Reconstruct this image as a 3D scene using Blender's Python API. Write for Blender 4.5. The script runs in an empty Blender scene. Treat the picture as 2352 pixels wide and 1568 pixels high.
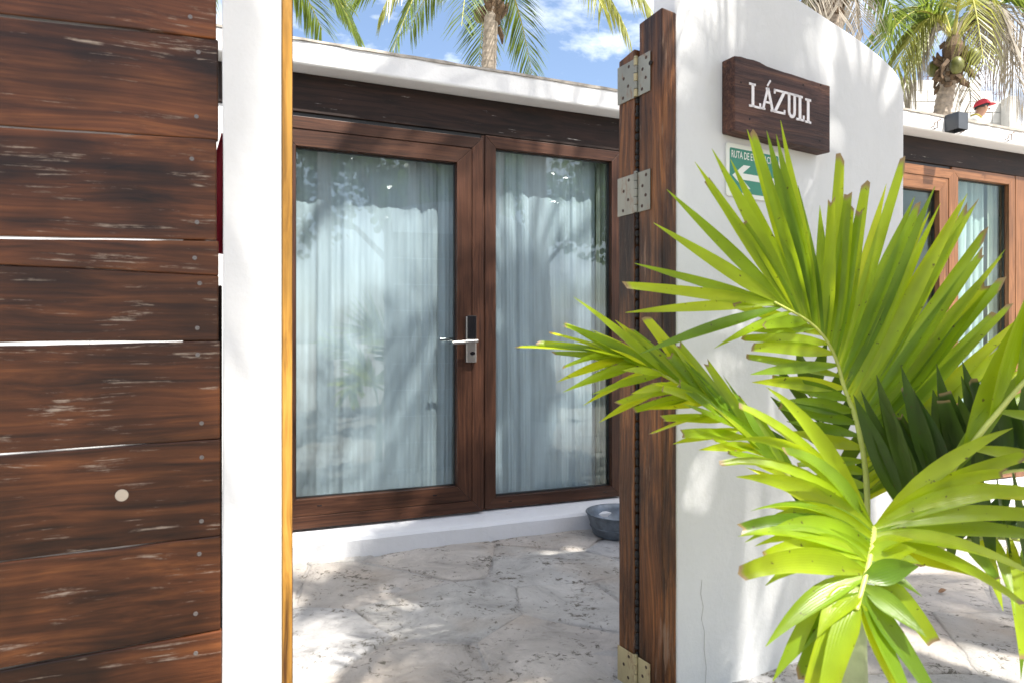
import bpy, math, random
from mathutils import Vector, Matrix, noise
R = math.radians
random.seed(7)
scene = bpy.context.scene
COL = scene.collection

# ------------------------------------------------------------------ camera, sky, sun, exposure
H = 1.13            # camera height above the courtyard floor
F = 1568.0          # focal length in units of a 2352 x 1568 picture (24 mm on 36 mm)
cam_d = bpy.data.cameras.new('camera'); cam = bpy.data.objects.new('camera', cam_d); COL.objects.link(cam)
cam.location = (0, 0, H); cam.rotation_euler = (R(90), 0, 0)
cam_d.sensor_width = 36; cam_d.lens = 24; cam_d.clip_start = 0.05; cam_d.clip_end = 2000
cam_d.dof.use_dof = True; cam_d.dof.focus_distance = 3.9; cam_d.dof.aperture_fstop = 5.6
scene.camera = cam
SUN = Vector((0.789, -0.756, 1.75)).normalized()      # towards the sun
EL = math.asin(SUN.z)
world = bpy.data.worlds.new('World'); scene.world = world; world.use_nodes = True
wn = world.node_tree; wn.nodes.clear()
def N(nt, t, **kw):
    n = nt.nodes.new(t)
    for k, v in kw.items():
        if k.startswith('_'): setattr(n, k[1:], v)
        else: n.inputs[k.replace('__', ' ')].default_value = v
    return n
L = lambda nt, a, ao, b, bi: nt.links.new(a.outputs[ao], b.inputs[bi])
sky = N(wn, 'ShaderNodeTexSky', _sky_type='NISHITA', _sun_disc=False, _sun_elevation=EL, _sun_rotation=math.atan2(SUN.x, SUN.y), _air_density=1.0, _dust_density=2.4, _ozone_density=1.2)
tc = N(wn, 'ShaderNodeTexCoord')
sep = N(wn, 'ShaderNodeSeparateXYZ'); L(wn, tc, 'Generated', sep, 0)
zc = N(wn, 'ShaderNodeMath', _operation='MAXIMUM'); L(wn, sep, 'Z', zc, 0); zc.inputs[1].default_value = 0.03
zd = N(wn, 'ShaderNodeMath', _operation='ADD'); L(wn, zc, 0, zd, 0); zd.inputs[1].default_value = 0.25
dv = N(wn, 'ShaderNodeVectorMath', _operation='DIVIDE'); L(wn, tc, 'Generated', dv, 0); L(wn, zd, 0, dv, 1)
cn = N(wn, 'ShaderNodeTexNoise', Scale=2.1, Detail=9.0, Roughness=0.62, Distortion=0.25); cm = N(wn, 'ShaderNodeMapping'); cm.inputs['Location'].default_value = (0.4, 3.1, 5.2); L(wn, dv, 0, cm, 'Vector'); L(wn, cm, 0, cn, 'Vector')
cr = N(wn, 'ShaderNodeValToRGB'); cr.color_ramp.elements[0].position = 0.46; cr.color_ramp.elements[1].position = 0.64
L(wn, cn, 'Fac', cr, 0)
mixc = N(wn, 'ShaderNodeMixRGB'); mixc.inputs[2].default_value = (7.6, 7.8, 8.2, 1)
L(wn, cr, 0, mixc, 0); L(wn, sky, 0, mixc, 1)
bg = N(wn, 'ShaderNodeBackground', Strength=0.12); L(wn, mixc, 0, bg, 0)
wo = N(wn, 'ShaderNodeOutputWorld'); L(wn, bg, 0, wo, 0)
sl = bpy.data.lights.new('sun', 'SUN'); sl.energy = 5.0; sl.angle = R(0.53); sl.color = (1.0, 0.95, 0.87)
so = bpy.data.objects.new('sun', sl); COL.objects.link(so); so.rotation_euler = SUN.to_track_quat('Z', 'Y').to_euler()
scene.view_settings.view_transform = 'Standard'; scene.view_settings.look = 'None'
scene.view_settings.exposure = 1.2; scene.view_settings.gamma = 1.0; scene.view_settings.use_curve_mapping = False
scene.render.engine = 'CYCLES'
scene.cycles.max_bounces = 10; scene.cycles.transparent_max_bounces = 16; scene.cycles.transmission_bounces = 8
scene.cycles.use_denoising = True; scene.cycles.sample_clamp_indirect = 6

def at(u, v, Y):
    return Vector(((u - 1176) / F * Y, Y, H - (v - 784) / F * Y))

# ------------------------------------------------------------------ mesh helpers
class MB:
    def __init__(s): s.v = []; s.f = []; s.uv = None; s.mi = []
    def add(s, vs, fs, mi=0):
        o = len(s.v); s.v += [Vector(p) for p in vs]; s.f += [tuple(i + o for i in f) for f in fs]; s.mi += [mi] * len(fs)
    def box(s, x0, x1, y0, y1, z0, z1, mi=0):
        s.add([(x0,y0,z0),(x1,y0,z0),(x1,y1,z0),(x0,y1,z0),(x0,y0,z1),(x1,y0,z1),(x1,y1,z1),(x0,y1,z1)],
              [(0,3,2,1),(4,5,6,7),(0,1,5,4),(1,2,6,5),(2,3,7,6),(3,0,4,7)], mi)
    def prism(s, pts, a, b, axis='y', mi=0):
        # pts: polygon in the plane across `axis` (y: (x,z); x: (y,z); z: (x,y))
        n = len(pts)
        mk = {'y': lambda p, t: (p[0], t, p[1]), 'x': lambda p, t: (t, p[0], p[1]), 'z': lambda p, t: (p[0], p[1], t)}[axis]
        vs = [mk(p, a) for p in pts] + [mk(p, b) for p in pts]
        fs = [tuple(range(n))[::-1], tuple(range(n, 2 * n))] + [(i, (i + 1) % n, n + (i + 1) % n, n + i) for i in range(n)]
        s.add(vs, fs, mi)
    def tube(s, pts, rad, n=8, mi=0, cap=True):
        pts = [Vector(p) for p in pts]; m = len(pts)
        rad = rad if isinstance(rad, (list, tuple)) else [rad] * m
        vs = []; up = None
        for i, p in enumerate(pts):
            d = (pts[min(i + 1, m - 1)] - pts[max(i - 1, 0)]).normalized()
            if up is None: up = d.orthogonal().normalized()
            a = (up - d * up.dot(d)).normalized(); up = a; b = d.cross(a)
            for k in range(n):
                t = 2 * math.pi * k / n; vs.append(p + (a * math.cos(t) + b * math.sin(t)) * rad[i])
        fs = [(i * n + k, i * n + (k + 1) % n, (i + 1) * n + (k + 1) % n, (i + 1) * n + k) for i in range(m - 1) for k in range(n)]
        if cap: fs += [tuple(range(n))[::-1], tuple(range((m - 1) * n, m * n))]
        s.add(vs, fs, mi)
    def lathe(s, prof, n=32, c=(0,0,0), mi=0):
        vs = []; m = len(prof)
        for r, z in prof:
            for k in range(n):
                t = 2 * math.pi * k / n; vs.append((c[0] + r * math.cos(t), c[1] + r * math.sin(t), c[2] + z))
        fs = [(i * n + k, i * n + (k + 1) % n, (i + 1) * n + (k + 1) % n, (i + 1) * n + k) for i in range(m - 1) for k in range(n)]
        s.add(vs, fs, mi)
    def build(s, name, mat, parent=None, bevel=0, smooth=False, off=None, seg=2):
        me = bpy.data.meshes.new(name)
        vs = [v - off for v in s.v] if off is not None else s.v
        me.from_pydata([tuple(v) for v in vs], [], s.f)
        for m in (mat if isinstance(mat, (list, tuple)) else [mat]): me.materials.append(m)
        if any(s.mi): me.polygons.foreach_set('material_index', s.mi)
        if smooth: me.polygons.foreach_set('use_smooth', [True] * len(me.polygons))
        me.update()
        o = bpy.data.objects.new(name, me); COL.objects.link(o)
        if parent: o.parent = parent
        if bevel:
            b = o.modifiers.new('bevel', 'BEVEL'); b.width = bevel; b.segments = seg; b.limit_method = 'ANGLE'; b.angle_limit = R(40)
        return o
def tag(o, label, cat, group=None):
    o['label'] = label; o['category'] = cat
    if group: o['group'] = group
    return o
def thing(name, label, cat, loc=(0,0,0), rz=0, group=None):
    o = bpy.data.objects.new(name, None); COL.objects.link(o); o.location = loc; o.rotation_euler = (0, 0, rz); o.empty_display_size = .1
    return tag(o, label, cat, group)
def structure(o): o['kind'] = 'structure'; return o
def boxobj(name, mat, parent, x0, x1, y0, y1, z0, z1, bevel=0.003):
    m = MB(); m.box(x0, x1, y0, y1, z0, z1); return m.build(name, mat, parent, bevel)

# ------------------------------------------------------------------ materials
def newmat(name):
    m = bpy.data.materials.new(name); m.use_nodes = True; nt = m.node_tree; nt.nodes.clear()
    out = N(nt, 'ShaderNodeOutputMaterial'); return m, nt, out
def ramp(nt, src, so, stops):
    r = N(nt, 'ShaderNodeValToRGB'); e = r.color_ramp.elements
    while len(e) < len(stops): e.new(0.5)
    for i, (p, c) in enumerate(stops):
        e[i].position = p; e[i].color = (c, c, c, 1) if isinstance(c, (int, float)) else (*c, 1)
    nt.links.new(src.outputs[so], r.inputs[0]); return r
def coords(nt, scale=(1,1,1), rnd=True, rot=(0,0,0)):
    tc = N(nt, 'ShaderNodeTexCoord'); mp = N(nt, 'ShaderNodeMapping'); mp.inputs['Scale'].default_value = scale; mp.inputs['Rotation'].default_value = rot
    nt.links.new(tc.outputs['Object'], mp.inputs['Vector'])
    if rnd:
        oi = N(nt, 'ShaderNodeObjectInfo'); mu = N(nt, 'ShaderNodeMath', _operation='MULTIPLY'); mu.inputs[1].default_value = 37.0
        nt.links.new(oi.outputs['Random'], mu.inputs[0]); nt.links.new(mu.outputs[0], mp.inputs['Location'])
    return mp
def mixcol(nt, fac, a, b, fo=0, ao=0, bo=0, mode='MIX'):
    m = N(nt, 'ShaderNodeMixRGB', _blend_type=mode)
    if isinstance(fac, float): m.inputs[0].default_value = fac
    else: nt.links.new(fac.outputs[fo], m.inputs[0])
    for k, x, xo in ((1, a, ao), (2, b, bo)):
        if isinstance(x, tuple): m.inputs[k].default_value = (*x, 1)
        else: nt.links.new(x.outputs[xo], m.inputs[k])
    return m
def bump(nt, h, ho, strength, dist, prev=None):
    b = N(nt, 'ShaderNodeBump', Strength=strength, Distance=dist); nt.links.new(h.outputs[ho], b.inputs['Height'])
    if prev: nt.links.new(prev.outputs[0], b.inputs['Normal'])
    return b
def principled(nt, out, col, rough=0.5, metal=0.0, nrm=None, spec=0.5, rsock=None):
    p = N(nt, 'ShaderNodeBsdfPrincipled', Roughness=rough, Metallic=metal); p.inputs['Specular IOR Level'].default_value = spec
    if isinstance(col, tuple): p.inputs['Base Color'].default_value = (*col, 1)
    else: nt.links.new(col.outputs[0], p.inputs['Base Color'])
    if nrm: nt.links.new(nrm.outputs[0], p.inputs['Normal'])
    if rsock: nt.links.new(rsock.outputs[0], p.inputs['Roughness'])
    nt.links.new(p.outputs[0], out.inputs[0]); return p
def plain(name, col, rough=0.5, metal=0.0, spec=0.5, var=0.12, sc=8.0, bmp=0.0):
    m, nt, out = newmat(name); mp = coords(nt)
    n = N(nt, 'ShaderNodeTexNoise', Scale=sc, Detail=6.0, Roughness=0.6); nt.links.new(mp.outputs[0], n.inputs['Vector'])
    r = ramp(nt, n, 'Fac', [(0.3, tuple(c * (1 - var) for c in col)), (0.7, tuple(min(1, c * (1 + var)) for c in col))])
    b = bump(nt, n, 'Fac', bmp, 0.01) if bmp else None
    principled(nt, out, r, rough, metal, b, spec); return m
def wood(name, dark, mid, light, axis='x', wear=0.0, wearcol=(0.55,0.5,0.45), gl=0.45, fine=1.0, blotch=0.5, bmp=0.25, spec=0.28):
    m, nt, out = newmat(name)
    lo, hi = 1.2 * fine, 34.0 * fine
    sc = {'x': (lo, hi, hi), 'z': (hi, hi, lo), 'y': (hi, lo, hi)}[axis]
    mp = coords(nt, sc); mq = coords(nt, tuple(2.2 if k > 10 else 1.0 for k in sc))
    # broad wavy warping of the grain
    w = N(nt, 'ShaderNodeTexNoise', Scale=1.6, Detail=2.0); nt.links.new(mq.outputs[0], w.inputs['Vector'])
    ad = N(nt, 'ShaderNodeVectorMath', _operation='MULTIPLY_ADD'); nt.links.new(w.outputs['Color'], ad.inputs[0]); ad.inputs[1].default_value = (3.2, 3.2, 3.2); nt.links.new(mp.outputs[0], ad.inputs[2])
    g = N(nt, 'ShaderNodeTexNoise', Scale=1.0, Detail=7.0, Roughness=0.62, Distortion=0.35); nt.links.new(ad.outputs[0], g.inputs['Vector'])
    c = ramp(nt, g, 'Fac', [(0.30, dark), (0.52, mid), (0.74, light)])
    bl = N(nt, 'ShaderNodeTexNoise', Scale=2.6, Detail=3.0); nt.links.new(mq.outputs[0], bl.inputs['Vector'])
    br = ramp(nt, bl, 'Fac', [(0.35, 1.0 - blotch), (0.65, 1.0 + 0.25 * blotch)])
    c = mixcol(nt, 1.0, c, br, mode='MULTIPLY')
    oi = N(nt, 'ShaderNodeObjectInfo'); rv = ramp(nt, oi, 'Random', [(0.0, 1.0 - 0.45 * blotch), (1.0, 1.0 + 0.3 * blotch)]); c = mixcol(nt, 1.0, c, rv, mode='MULTIPLY')
    g2 = N(nt, 'ShaderNodeTexNoise', Scale=3.2, Detail=4.0, Roughness=0.7); nt.links.new(ad.outputs[0], g2.inputs['Vector'])
    fg = ramp(nt, g2, 'Fac', [(0.36, 1.0 - 0.45 * min(1, bmp * 2.2)), (0.62, 1.0 + 0.22 * min(1, bmp * 2.2))]); c = mixcol(nt, 1.0, c, fg, mode='MULTIPLY')
    b = bump(nt, g2, 'Fac', bmp, 0.004)
    rough = None
    if wear:
        mw = coords(nt, tuple(k * (2.6 if k > 10 else 3.2) for k in sc))
        aw = N(nt, 'ShaderNodeVectorMath', _operation='MULTIPLY_ADD'); nt.links.new(w.outputs['Color'], aw.inputs[0]); aw.inputs[1].default_value = (5, 5, 5); nt.links.new(mw.outputs[0], aw.inputs[2])
        n1 = N(nt, 'ShaderNodeTexNoise', Scale=1.0, Detail=8.0, Roughness=0.7, Distortion=0.3); nt.links.new(aw.outputs[0], n1.inputs['Vector'])
        mk = coords(nt, tuple(12.0 if k > 10 else 3.6 for k in sc))
        n2 = N(nt, 'ShaderNodeTexNoise', Scale=1.5, Detail=6.0, Roughness=0.65); nt.links.new(mk.outputs[0], n2.inputs['Vector'])
        s = N(nt, 'ShaderNodeMath', _operation='MULTIPLY_ADD'); nt.links.new(n2.outputs['Fac'], s.inputs[0]); s.inputs[1].default_value = 0.85; nt.links.new(n1.outputs['Fac'], s.inputs[2])
        hf = N(nt, 'ShaderNodeMath', _operation='MULTIPLY'); nt.links.new(s.outputs[0], hf.inputs[0]); hf.inputs[1].default_value = 0.5
        wr = ramp(nt, hf, 0, [(0.57 - 0.07 * wear, 0.0), (0.63 - 0.06 * wear, 0.9)])
        c = mixcol(nt, wr, c, wearcol)
        rough = ramp(nt, wr, 0, [(0.0, gl), (1.0, 0.85)])
    principled(nt, out, c, gl, 0, b, spec, rough); return m
def plaster(name, col=(0.72,0.72,0.715), stain=0.0):
    m, nt, out = newmat(name); mp = coords(nt, (1,1,1), rnd=False)
    n = N(nt, 'ShaderNodeTexNoise', Scale=3.0, Detail=8.0, Roughness=0.65); nt.links.new(mp.outputs[0], n.inputs['Vector'])
    c = ramp(nt, n, 'Fac', [(0.3, tuple(k * 0.94 for k in col)), (0.65, col)])
    if stain:
        n3 = N(nt, 'ShaderNodeTexNoise', Scale=9.0, Detail=9.0, Roughness=0.75); nt.links.new(mp.outputs[0], n3.inputs['Vector'])
        st = ramp(nt, n3, 'Fac', [(0.66 - 0.05 * stain, 0.0), (0.74, 1.0)])
        c = mixcol(nt, st, c, (0.38, 0.30, 0.22))
    n7 = N(nt, 'ShaderNodeTexNoise', Scale=1.4, Detail=10.0, Roughness=0.72); nt.links.new(coords(nt, (1, 1, 0.35), rnd=False).outputs[0], n7.inputs['Vector'])
    gr = ramp(nt, n7, 'Fac', [(0.50, 0.0), (0.75, 0.30)]); c = mixcol(nt, gr, c, (0.52, 0.50, 0.45))
    n8 = N(nt, 'ShaderNodeTexNoise', Scale=42.0, Detail=6.0, Roughness=0.7); nt.links.new(mp.outputs[0], n8.inputs['Vector'])
    sk = ramp(nt, n8, 'Fac', [(0.725, 0.0), (0.75, 0.6)]); c = mixcol(nt, sk, c, (0.33, 0.29, 0.24))
    n2 = N(nt, 'ShaderNodeTexNoise', Scale=14.0, Detail=7.0, Roughness=0.6, Distortion=1.2); nt.links.new(mp.outputs[0], n2.inputs['Vector'])
    b = bump(nt, n, 'Fac', 0.30, 0.03); b = bump(nt, n2, 'Fac', 0.16, 0.008, b)
    principled(nt, out, c, 0.75, 0, b, 0.25); return m
def limestone(name, tint):
    m, nt, out = newmat(name); mp = coords(nt, (1,1,1), rnd=False)
    n1 = N(nt, 'ShaderNodeTexNoise', Scale=3.4, Detail=12.0, Roughness=0.72, Distortion=0.9); nt.links.new(mp.outputs[0], n1.inputs['Vector'])
    c = ramp(nt, n1, 'Fac', [(0.30, tuple(k * 0.50 for k in tint)), (0.44, tuple(k * 0.86 for k in tint)), (0.56, tint), (0.72, tuple(min(.8, k * 1.32) for k in tint))])
    n4 = N(nt, 'ShaderNodeTexNoise', Scale=1.7, Detail=4.0); nt.links.new(mp.outputs[0], n4.inputs['Vector'])
    r4 = ramp(nt, n4, 'Fac', [(0.52, 0.0), (0.70, 0.5)]); c = mixcol(nt, r4, c, (0.43, 0.32, 0.22))
    n5 = N(nt, 'ShaderNodeTexNoise', Scale=2.3, Detail=5.0); nt.links.new(coords(nt, (1,1,1), rnd=False, rot=(0, 0, 1.1)).outputs[0], n5.inputs['Vector'])
    r5 = ramp(nt, n5, 'Fac', [(0.50, 0.0), (0.72, 0.45)]); c = mixcol(nt, r5, c, (0.36, 0.35, 0.335))
    n2 = N(nt, 'ShaderNodeTexNoise', Scale=30.0, Detail=9.0, Roughness=0.75, Distortion=0.5); nt.links.new(mp.outputs[0], n2.inputs['Vector'])
    n6 = N(nt, 'ShaderNodeTexNoise', Scale=5.0, Detail=4.0); nt.links.new(mp.outputs[0], n6.inputs['Vector'])
    sm = N(nt, 'ShaderNodeMath', _operation='MULTIPLY_ADD'); nt.links.new(n6.outputs['Fac'], sm.inputs[0]); sm.inputs[1].default_value = 0.45; nt.links.new(n2.outputs['Fac'], sm.inputs[2])
    pit = ramp(nt, sm, 0, [(0.57, 1.0), (0.66, 0.0)])
    c = mixcol(nt, pit, c, (0.15, 0.135, 0.11))
    b = bump(nt, n1, 'Fac', 1.0, 0.035); b = bump(nt, n2, 'Fac', 0.9, 0.014, b)
    principled(nt, out, c, 0.88, 0, b, 0.2); return m
def leafmat(name, face, back, rough=0.38, tr=0.5, tipbrown=False, veins=60.0):
    m, nt, out = newmat(name); mp = coords(nt)
    n = N(nt, 'ShaderNodeTexNoise', Scale=9.0, Detail=3.0); nt.links.new(mp.outputs[0], n.inputs['Vector'])
    c = ramp(nt, n, 'Fac', [(0.3, tuple(k * 0.72 for k in face)), (0.7, tuple(k * 1.2 for k in face))])
    t = ramp(nt, n, 'Fac', [(0.3, tuple(k * 0.8 for k in back)), (0.7, back)])
    if tipbrown:
        oi = N(nt, 'ShaderNodeObjectInfo'); rv = ramp(nt, oi, 'Random', [(0.0, (0.42, 0.55, 0.8)), (0.5, (0.92, 0.95, 0.9)), (1.0, (1.35, 1.18, 1.0))])
        c = mixcol(nt, 1.0, c, rv, mode='MULTIPLY'); t = mixcol(nt, 1.0, t, rv, mode='MULTIPLY')
    nrm = None
    if tipbrown:
        uv = N(nt, 'ShaderNodeUVMap'); sp = N(nt, 'ShaderNodeSeparateXYZ'); nt.links.new(uv.outputs[0], sp.inputs[0])
        tip = ramp(nt, sp, 'X', [(0.955, 0.0), (0.985, 1.0)])
        c = mixcol(nt, tip, c, (0.36, 0.26, 0.13)); t = mixcol(nt, tip, t, (0.25, 0.16, 0.06))
        sp_n = N(nt, 'ShaderNodeTexNoise', Scale=75.0, Detail=2.0); nt.links.new(mp.outputs[0], sp_n.inputs['Vector'])
        spk = ramp(nt, sp_n, 'Fac', [(0.70, 0.0), (0.74, 0.8)]); c = mixcol(nt, spk, c, (0.10, 0.07, 0.02)); t = mixcol(nt, spk, t, (0.08, 0.06, 0.02))
        wv = N(nt, 'ShaderNodeMath', _operation='MULTIPLY'); nt.links.new(sp.outputs['Y'], wv.inputs[0]); wv.inputs[1].default_value = veins
        sn = N(nt, 'ShaderNodeMath', _operation='SINE'); nt.links.new(wv.outputs[0], sn.inputs[0])
        nrm = bump(nt, sn, 0, 0.16, 0.001)
    p = N(nt, 'ShaderNodeBsdfPrincipled', Roughness=rough); nt.links.new(c.outputs[0], p.inputs['Base Color'])
    tl = N(nt, 'ShaderNodeBsdfTranslucent'); nt.links.new(t.outputs[0], tl.inputs[0])
    if nrm: nt.links.new(nrm.outputs[0], p.inputs['Normal'])
    mx = N(nt, 'ShaderNodeMixShader', Fac=tr); nt.links.new(p.outputs[0], mx.inputs[1]); nt.links.new(tl.outputs[0], mx.inputs[2])
    nt.links.new(mx.outputs[0], out.inputs[0]); return m
def rusty(name, col, amount):
    m, nt, out = newmat(name); mp = coords(nt, (1, 1, 0.45))
    n = N(nt, 'ShaderNodeTexNoise', Scale=30.0, Detail=8.0, Roughness=0.7); nt.links.new(mp.outputs[0], n.inputs['Vector'])
    n2 = N(nt, 'ShaderNodeTexNoise', Scale=11.0, Detail=4.0); nt.links.new(mp.outputs[0], n2.inputs['Vector'])
    c = ramp(nt, n2, 'Fac', [(0.3, tuple(k * 0.7 for k in col)), (0.7, col)])
    f = ramp(nt, n, 'Fac', [(0.66 - 0.2 * amount, 0.0), (0.76 - 0.16 * amount, 0.85)]); c = mixcol(nt, f, c, (0.17, 0.085, 0.035))
    mt = ramp(nt, f, 0, [(0.0, 0.5), (1.0, 0.0)])
    p = principled(nt, out, c, 0.5, 0.5, bump(nt, n, 'Fac', 0.25, 0.002)); nt.links.new(mt.outputs[0], p.inputs['Metallic']); return m
def glassmat(name, tint, ior):
    m, nt, out = newmat(name)
    f0 = ((ior - 1) / (ior + 1)) ** 2                 # Schlick reflectance, the same from both sides
    lw = N(nt, 'ShaderNodeLayerWeight', Blend=0.5); pw = N(nt, 'ShaderNodeMath', _operation='POWER'); nt.links.new(lw.outputs['Facing'], pw.inputs[0]); pw.inputs[1].default_value = 5.0
    fr = N(nt, 'ShaderNodeMath', _operation='MULTIPLY_ADD'); nt.links.new(pw.outputs[0], fr.inputs[0]); fr.inputs[1].default_value = 1 - f0; fr.inputs[2].default_value = f0
    t = N(nt, 'ShaderNodeBsdfTransparent'); t.inputs[0].default_value = (*tint, 1)
    g = N(nt, 'ShaderNodeBsdfGlossy', Roughness=0.0); g.inputs[0].default_value = (0.95, 1, 1, 1)
    mx = N(nt, 'ShaderNodeMixShader'); nt.links.new(fr.outputs[0], mx.inputs[0]); nt.links.new(t.outputs[0], mx.inputs[1]); nt.links.new(g.outputs[0], mx.inputs[2])
    nt.links.new(mx.outputs[0], out.inputs[0]); return m
def sheer(name, col, transp, weave=True):
    m, nt, out = newmat(name)
    d = N(nt, 'ShaderNodeBsdfDiffuse'); d.inputs[0].default_value = (*col, 1)
    t = N(nt, 'ShaderNodeBsdfTranslucent'); t.inputs[0].default_value = (*col, 1)
    a = N(nt, 'ShaderNodeMixShader', Fac=0.35); nt.links.new(d.outputs[0], a.inputs[1]); nt.links.new(t.outputs[0], a.inputs[2])
    tr = N(nt, 'ShaderNodeBsdfTransparent')
    mp = coords(nt, (9, 9, 1.2)); n = N(nt, 'ShaderNodeTexNoise', Scale=2.0, Detail=5.0); nt.links.new(mp.outputs[0], n.inputs['Vector'])
    r = ramp(nt, n, 'Fac', [(0.3, max(0, transp - 0.1)), (0.7, transp + 0.1)])
    bb = bump(nt, n, 'Fac', 0.4, 0.01); nt.links.new(bb.outputs[0], d.inputs['Normal'])
    mx = N(nt, 'ShaderNodeMixShader'); nt.links.new(r.outputs[0], mx.inputs[0]); nt.links.new(a.outputs[0], mx.inputs[1]); nt.links.new(tr.outputs[0], mx.inputs[2])
    nt.links.new(mx.outputs[0], out.inputs[0]); return m

M = {}
M['plank'] = wood('plank_wood', (0.022,0.008,0.004), (0.105,0.034,0.012), (0.225,0.078,0.024), 'x', wear=0.62, wearcol=(0.36,0.29,0.23), gl=0.36, fine=1.25, blotch=0.75, bmp=0.22)
M['post'] = wood('post_wood', (0.020,0.007,0.003), (0.120,0.044,0.013), (0.29,0.115,0.032), 'z', wear=0.75, wearcol=(0.20,0.125,0.085), gl=0.42, fine=1.3, blotch=0.85, bmp=0.5)
M['jamb'] = wood('jamb_wood', (0.10,0.040,0.010), (0.50,0.25,0.045), (0.62,0.36,0.09), 'z', gl=0.35, fine=1.0, blotch=0.4, bmp=0.2)
M['door_v'] = wood('door_wood_upright', (0.028,0.011,0.007), (0.066,0.027,0.015), (0.105,0.045,0.024), 'z', gl=0.42, fine=2.4, blotch=0.3, bmp=0.12)
M['door_h'] = wood('door_wood_level', (0.028,0.011,0.007), (0.066,0.027,0.015), (0.105,0.045,0.024), 'x', gl=0.42, fine=2.4, blotch=0.3, bmp=0.12)
M['door2_v'] = wood('orange_door_wood_upright', (0.12,0.052,0.024), (0.235,0.105,0.046), (0.31,0.145,0.066), 'z', gl=0.36, fine=2.4, blotch=0.25, bmp=0.1)
M['door2_h'] = wood('orange_door_wood_level', (0.12,0.052,0.024), (0.235,0.105,0.046), (0.31,0.145,0.066), 'x', gl=0.36, fine=2.4, blotch=0.25, bmp=0.1)
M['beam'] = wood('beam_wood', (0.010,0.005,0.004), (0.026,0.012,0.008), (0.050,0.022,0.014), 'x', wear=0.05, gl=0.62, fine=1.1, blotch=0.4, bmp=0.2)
M['sign'] = wood('sign_wood', (0.022,0.010,0.009), (0.080,0.036,0.026), (0.17,0.078,0.042), 'x', wear=0.15, wearcol=(0.2,0.17,0.2), gl=0.6, fine=1.6, blotch=0.6, bmp=0.6)
M['white'] = plaster('white_plaster'); M['white_stain'] = plaster('stained_white_plaster', stain=0.6); M['pier'] = plaster('pier_plaster', (0.66,0.665,0.67))
M['curb'] = plaster('curb_paint', (0.66,0.67,0.69), stain=0.25)
M['inner'] = plaster('inner_plaster', (0.62,0.63,0.58))
M['inner_floor'] = plain('inner_floor_tile', (0.35,0.33,0.30), 0.4)
M['stone'] = [limestone('limestone_%s' % n, t) for n, t in (('grey', (0.51,0.49,0.46)), ('pale', (0.55,0.525,0.49)), ('warm', (0.53,0.485,0.44)), ('cool', (0.49,0.48,0.475)))]
M['mortar'] = limestone('mortar', (0.48,0.455,0.43))
M['sand'] = limestone('sandy_ground', (0.48,0.44,0.38))
M['glass'] = glassmat('door_glass', (0.905,0.955,0.972), 1.58)
M['glass2'] = glassmat('clear_glass', (0.88,0.95,0.93), 1.5)
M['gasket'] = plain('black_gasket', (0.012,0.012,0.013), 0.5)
M['sheer'] = sheer('sheer_curtain', (0.80,0.84,0.86), 0.22)
M['thick'] = sheer('thick_curtain', (0.42,0.42,0.33), 0.0)
M['cream'] = sheer('cream_curtain', (0.70,0.68,0.60), 0.0)
M['steel'] = plain('brushed_steel', (0.55,0.54,0.52), 0.32, 1.0, var=0.06, sc=40)
M['hinge'] = rusty('weathered_hinge_steel', (0.27,0.265,0.22), 0.55)
M['brass'] = rusty('rusty_hinge_steel', (0.46,0.39,0.22), 0.75)
M['screw'] = plain('rusted_screw', (0.05,0.028,0.02), 0.7, 0.3)
M['screw_pale'] = plain('pale_screw', (0.20,0.18,0.17), 0.5, 0.6)
M['black'] = plain('black_plastic', (0.012,0.012,0.014), 0.2)
M['dark'] = plain('black_bark', (0.010,0.008,0.007), 0.9)
M['galv'] = plain('galvanised_steel', (0.17,0.20,0.235), 0.5, 0.75, var=0.35, sc=14, bmp=0.15)
M['letter'] = plain('white_letter_paint', (0.80,0.76,0.77), 0.6, var=0.06)
M['sgreen'] = plain('sign_green', (0.010,0.20,0.115), 0.35, var=0.06, sc=3)
M['swhite'] = plain('sign_white', (0.72,0.73,0.66), 0.35, var=0.03)
M['lamp'] = plain('lamp_grey_paint', (0.055,0.06,0.068), 0.4)
M['membrane'] = plain('roof_edge_film', (0.30,0.27,0.23), 0.8, var=0.4, sc=20)
M['red'] = plain('red_cloth', (0.35,0.01,0.03), 0.8)
M['cap'] = plain('red_cap_cloth', (0.50,0.035,0.055), 0.8, var=0.08)
M['skin'] = plain('skin', (0.42,0.23,0.15), 0.5, var=0.06)
M['hair'] = plain('black_hair', (0.012,0.010,0.010), 0.5)
M['shirt'] = plain('grey_shirt_cloth', (0.42,0.42,0.40), 0.9)
M['collar'] = plain('yellow_cloth', (0.55,0.50,0.12), 0.9)
M['trouser'] = plain('dark_trouser_cloth', (0.06,0.07,0.10), 0.9)
M['shoe'] = plain('brown_shoe', (0.08,0.05,0.03), 0.7)
M['concrete'] = plain('raw_concrete', (0.55,0.54,0.51), 0.9, var=0.15, sc=6, bmp=0.3)
M['block'] = plain('concrete_block', (0.62,0.61,0.58), 0.9, var=0.12, sc=7, bmp=0.35)
M['rebar'] = plain('rusty_rebar', (0.14,0.08,0.055), 0.8, 0.3)
M['bark'] = plain('palm_bark', (0.30,0.25,0.20), 0.9, var=0.35, sc=16, bmp=0.6)
M['barkd'] = plain('palm_fibre', (0.11,0.07,0.04), 0.9, var=0.5, sc=20, bmp=0.6)
M['coco'] = plain('coconut_husk', (0.10,0.105,0.02), 0.45, var=0.3)
M['stem'] = plain('plant_stem', (0.34,0.38,0.19), 0.45, var=0.25, sc=10)
M['rachis'] = plain('leaf_rib', (0.46,0.50,0.12), 0.4, var=0.2)
M['rachis_p'] = plain('palm_rib', (0.38,0.36,0.09), 0.45, var=0.2)
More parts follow.
